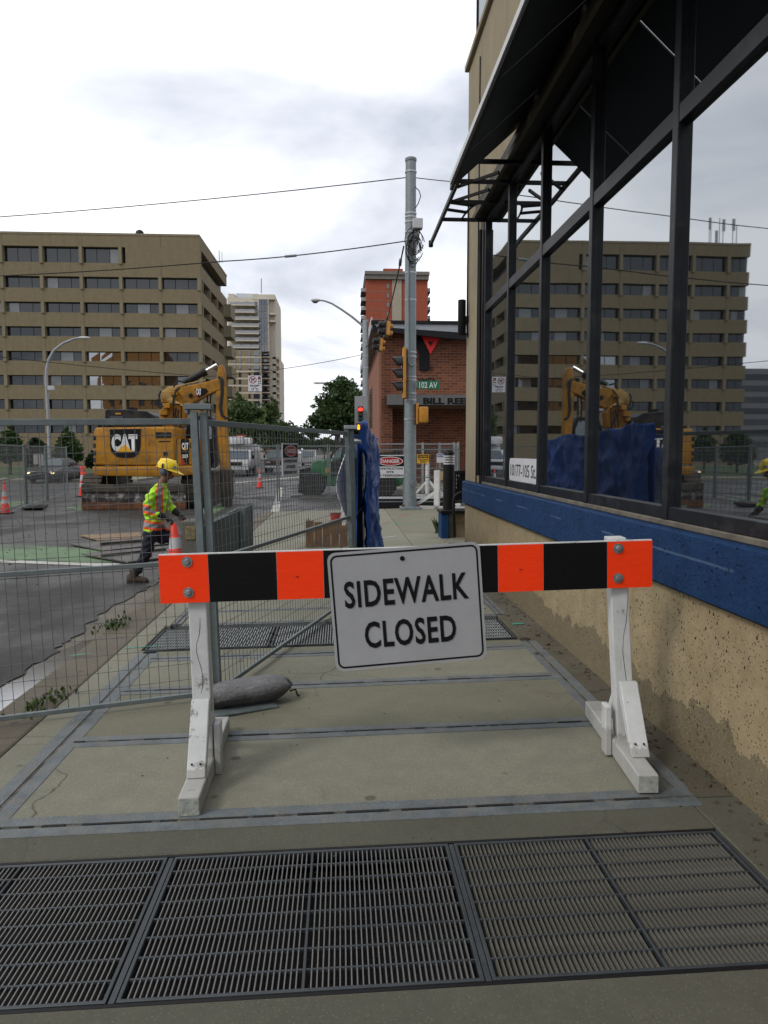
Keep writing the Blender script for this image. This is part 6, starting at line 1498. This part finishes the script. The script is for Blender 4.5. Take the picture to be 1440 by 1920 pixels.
for pts_ in ([(610, 893), (614, 870), (624, 850), (634, 838), (646, 832)], [(646, 832), (690, 832)], [(690, 832), (694, 860)], [(640, 893), (640, 860), (646, 833)]):
    for d in (-.5, .35): MB().tube([V(at(u, v, TYY).x, TYY+d, at(u, v, TYY).z) for u, v in pts_], .045, 7).build('cab_pillar', M_dark, cb, smooth=True)
tp([(622, 866), (630, 846), (646, 834), (688, 834), (688, 858)], -.46, -.44, 'cab_glass', glass('green_cab_glass', .1, base=(.05, .11, .085)), cb)
tp([(640, 833), (694, 833), (694, 828), (650, 827)], -.52, .37, 'cab_roof', M_dark, cb)
bm2 = tp([(566, 893), (572, 878), (700, 850), (752, 846), (754, 856), (700, 866), (590, 893)], .55, .85, 'telescopic_boom', M_cab)
tp([(560, 918), (562, 880), (572, 878), (574, 905), (590, 922), (560, 924)], -.2, .5, 'fork_carriage', M_dark, bevel=.03); tp([(570, 908), (571, 892), (577, 894), (577, 908)], -.5, -.3, 'lift_ram_cover', M_tele)
tp([(611, 877), (617, 877), (617, 886), (611, 886)], -.64, -.61, 'warning_label', M_sigyel)
for i in range(3):
    c = at(569+i*6, 924, 29.0); solo('timber_beam', MB().box(c.x-.5, c.x+1.1, 28.9+i*.3, 29.0+i*.3, ROAD, ROAD+.09), mat('old_timber', (.14, .12, .10), .8, var=.4), ['front', 'middle', 'rear'][i]+' timber beam lying before the green telehandler', 'timber', (c.x, 29, ROAD), 'timbers on the road')
# ================================================================== TREES AND SHRUBS
def leafmat(name, col):
    k = NB(name); a = k.noise(1.1, 5, .7); b = k.noise(9, 4, .7)
    c = k.ramp(a, [(.3, tuple(x*.55 for x in col)), (.7, tuple(x*1.3 for x in col))]); c = k.mix(k.ramp(b, [(.45, 0.), (.7, .5)]), c, tuple(min(1, x*1.7) for x in col))
    tr = k.n.new('ShaderNodeBsdfTranslucent'); k.l.new(c, tr.inputs[0]); mx_ = k.n.new('ShaderNodeMixShader'); mx_.inputs[0].default_value = .25
    k.out(c, .6, .3); k.l.new(k.b.outputs[0], mx_.inputs[1]); k.l.new(tr.outputs[0], mx_.inputs[2]); k.l.new(mx_.outputs[0], k.n['Material Output'].inputs['Surface']); return k.m
M_leaf = leafmat('tree_leaves', (.045, .085, .022)); M_leaf2 = leafmat('tree_leaves_pale', (.075, .115, .035)); M_cedar = leafmat('cedar_leaves', (.028, .055, .018))
M_bark = mat('bark', (.075, .06, .045), .9, var=.4, scale=10, bump=.6)
def tree(name, label, base, blobs, trunk_r, n, ls, m, cat='tree', group='street trees', seed=1, outl=.25):
    rn = random.Random(seed); root = thing(name, label, cat, base, group=group)
    top = max(b[2] for b in blobs); mb = MB(); mb.tube([(0,0,-.1), (.05, 0, top*.3), (-.05, .1, top*.6), (0, 0, top*.95)], [trunk_r, trunk_r*.75, trunk_r*.5, trunk_r*.15], 8)
    for b in blobs: mb.tube([(0, 0, top*rn.uniform(.25, .5)), (b[0]*.5, b[1]*.5, b[2]*.8), (b[0], b[1], b[2])], [trunk_r*.4, trunk_r*.25, trunk_r*.06], 6)
    mb.build('trunk', M_bark, root, world=False, smooth=True)
    cr_ = MB(); wsum = sum(b[3]**2 for b in blobs)
    for b in blobs:
        # each blob: several twig clumps
        k = max(6, int(n*b[3]**2/wsum/26))
        for q in range(k):
            d = Vector((rn.gauss(0, 1), rn.gauss(0, 1), rn.gauss(0, 1))).normalized()*(rn.random()**.45); cc = Vector((b[0]+d.x*b[3], b[1]+d.y*b[3], b[2]+d.z*b[4])); cs_ = b[3]*rn.uniform(.14, .30)
            for e_ in range(26):
                p = cc+Vector((rn.gauss(0, 1), rn.gauss(0, 1), rn.gauss(0, .8)))*cs_*.6; a = Vector((rn.gauss(0, 1), rn.gauss(0, 1), rn.gauss(0, 1))).normalized(); t = a.cross(Vector((rn.gauss(0, 1), rn.gauss(0, 1), rn.gauss(0, 1)))).normalized(); l = ls*rn.uniform(.6, 1.4)
                o = len(cr_.v); cr_.v += [p-a*l, p+t*l*.45, p+a*l, p-t*l*.45]; cr_.f.append([o, o+1, o+2, o+3]); cr_.m.append(0)
    cr_.build('crown', m, root, world=False, fixn=False); return root
def B2(u, v, Y, ru, rv, base, dy=0): p = at(u, v, Y); return (p.x-base[0], dy, p.z-base[2], ru/1400*Y, rv/1400*Y)
by = 66; b0 = (at(632, 850, by).x, by, -.1)
tree('broadleaf_tree', 'large broadleaf tree left of the brick hall, lamp before it', b0, [B2(640, 735, by, 32, 26, b0), B2(612, 758, by, 26, 22, b0, 1), B2(660, 765, by, 32, 30, b0, -1), B2(630, 785, by, 40, 26, b0), B2(596, 790, by, 24, 18, b0), B2(665, 800, by, 28, 26, b0, 1), B2(645, 720, by, 12, 12, b0), B2(585, 812, by, 16, 14, b0)], .28, 15000, .17, M_leaf, seed=3)
by = 72; b0 = (at(470, 850, by).x, by, -.1)
tree('broadleaf_tree', 'broadleaf tree below the cream tower behind the white truck', b0, [B2(455, 775, by, 32, 22, b0), B2(490, 785, by, 32, 26, b0, 1), B2(440, 790, by, 30, 24, b0), B2(512, 765, by, 14, 18, b0), B2(447, 752, by, 12, 14, b0), B2(470, 812, by, 50, 24, b0), B2(520, 805, by, 22, 24, b0)], .25, 13000, .19, M_leaf2, seed=5)
by = 95; b0 = (at(545, 850, by).x, by, -.1)
tree('broadleaf_tree', 'dark tree further down the street behind the pickup', b0, [B2(540, 815, by, 26, 22, b0), B2(520, 825, by, 24, 20, b0), B2(560, 830, by, 18, 14, b0)], .25, 5000, .24, M_leaf, seed=6)
by = 150; 
for i, (u, lab) in enumerate(((575, 'left of the street end'), (608, 'at the street end'), (640, 'right of the street end'))):
    b0 = (at(u, 850, by).x, by, -.1); tree('broadleaf_tree', 'small distant tree %s' % lab, b0, [B2(u, 832, by, 18, 10, b0), B2(u+8, 838, by, 16, 8, b0)], .2, 2200, .3, M_leaf, seed=9+i)
for i, (u, v, ru, rv, lab) in enumerate(((18, 835, 32, 45, 'at the left frame edge'), (70, 848, 30, 36, 'behind the street lamp pole'), (128, 838, 34, 44, 'behind the dark sedan'), (178, 862, 20, 22, 'just left of the excavator'), (-50, 840, 40, 45, 'beyond the left frame edge'))):
    by = 54+i % 2; b0 = (at(u, 860, by).x, by, 0)
    tree('cedar_shrub', 'dark bushy shrub before the office block, %s' % lab, b0, [B2(u, v, by, ru*.6, rv*.6, b0), B2(u-ru*.4, v+rv*.3, by, ru*.45, rv*.45, b0), B2(u+ru*.4, v+rv*.2, by, ru*.45, rv*.5, b0), B2(u, v-rv*.5, by, ru*.3, rv*.35, b0)], .12, 5200, .13, M_cedar if i % 2 else M_leaf, cat='shrub', group='shrubs before the office block', seed=20+i)
ub_ = thing('utility_cabinet', 'pale utility cabinet beside the shrubs behind the dark sedan', 'cabinet', (at(70, 860, 50).x, 50, 0))
tb(63, 71, 852, 871, 0, .5, 'body', mat('cabinet_pale', (.4, .4, .38), .6), ub_, Y=50); tb(73, 80, 852, 871, 0, .5, 'body', MATS['cabinet_pale'], ub_, Y=50); tb(63.6, 70.4, 853, 870, -.03, -.002, 'door', MATS['cabinet_pale'], ub_, Y=50)
# distant low buildings at the street end
M_low = stucco('low_brick', (.2, .1, .07))
for i, (u0, u1, v0, v1, Y, m_, lab) in enumerate(((497, 545, 806, 850, 125, M_low, 'reddish low building beyond the pickup'), (585, 612, 836, 850, 230, M_greyc, 'grey low building at the street end'), (612, 652, 826, 850, 210, M_beige, 'beige low building at the street end behind the loader'))):
    r_ = thing('low_building', lab, 'building', (at((u0+u1)/2, 850, Y).x, Y+5, 0)); tb(u0, u1, v0, 853, 0, 12, 'wall', m_, r_, Y=Y); tb(u0-.5, u1+.5, v0-1, v0-.02, -.3, 12.3, 'roof', M_dark, r_, Y=Y)
    for k in range(4): u = u0+(u1-u0)*(k+.25)/4; tb(u, u+(u1-u0)/9, v0+3, v0+8, -.1, -.005, 'window', M_win, r_, Y=Y)
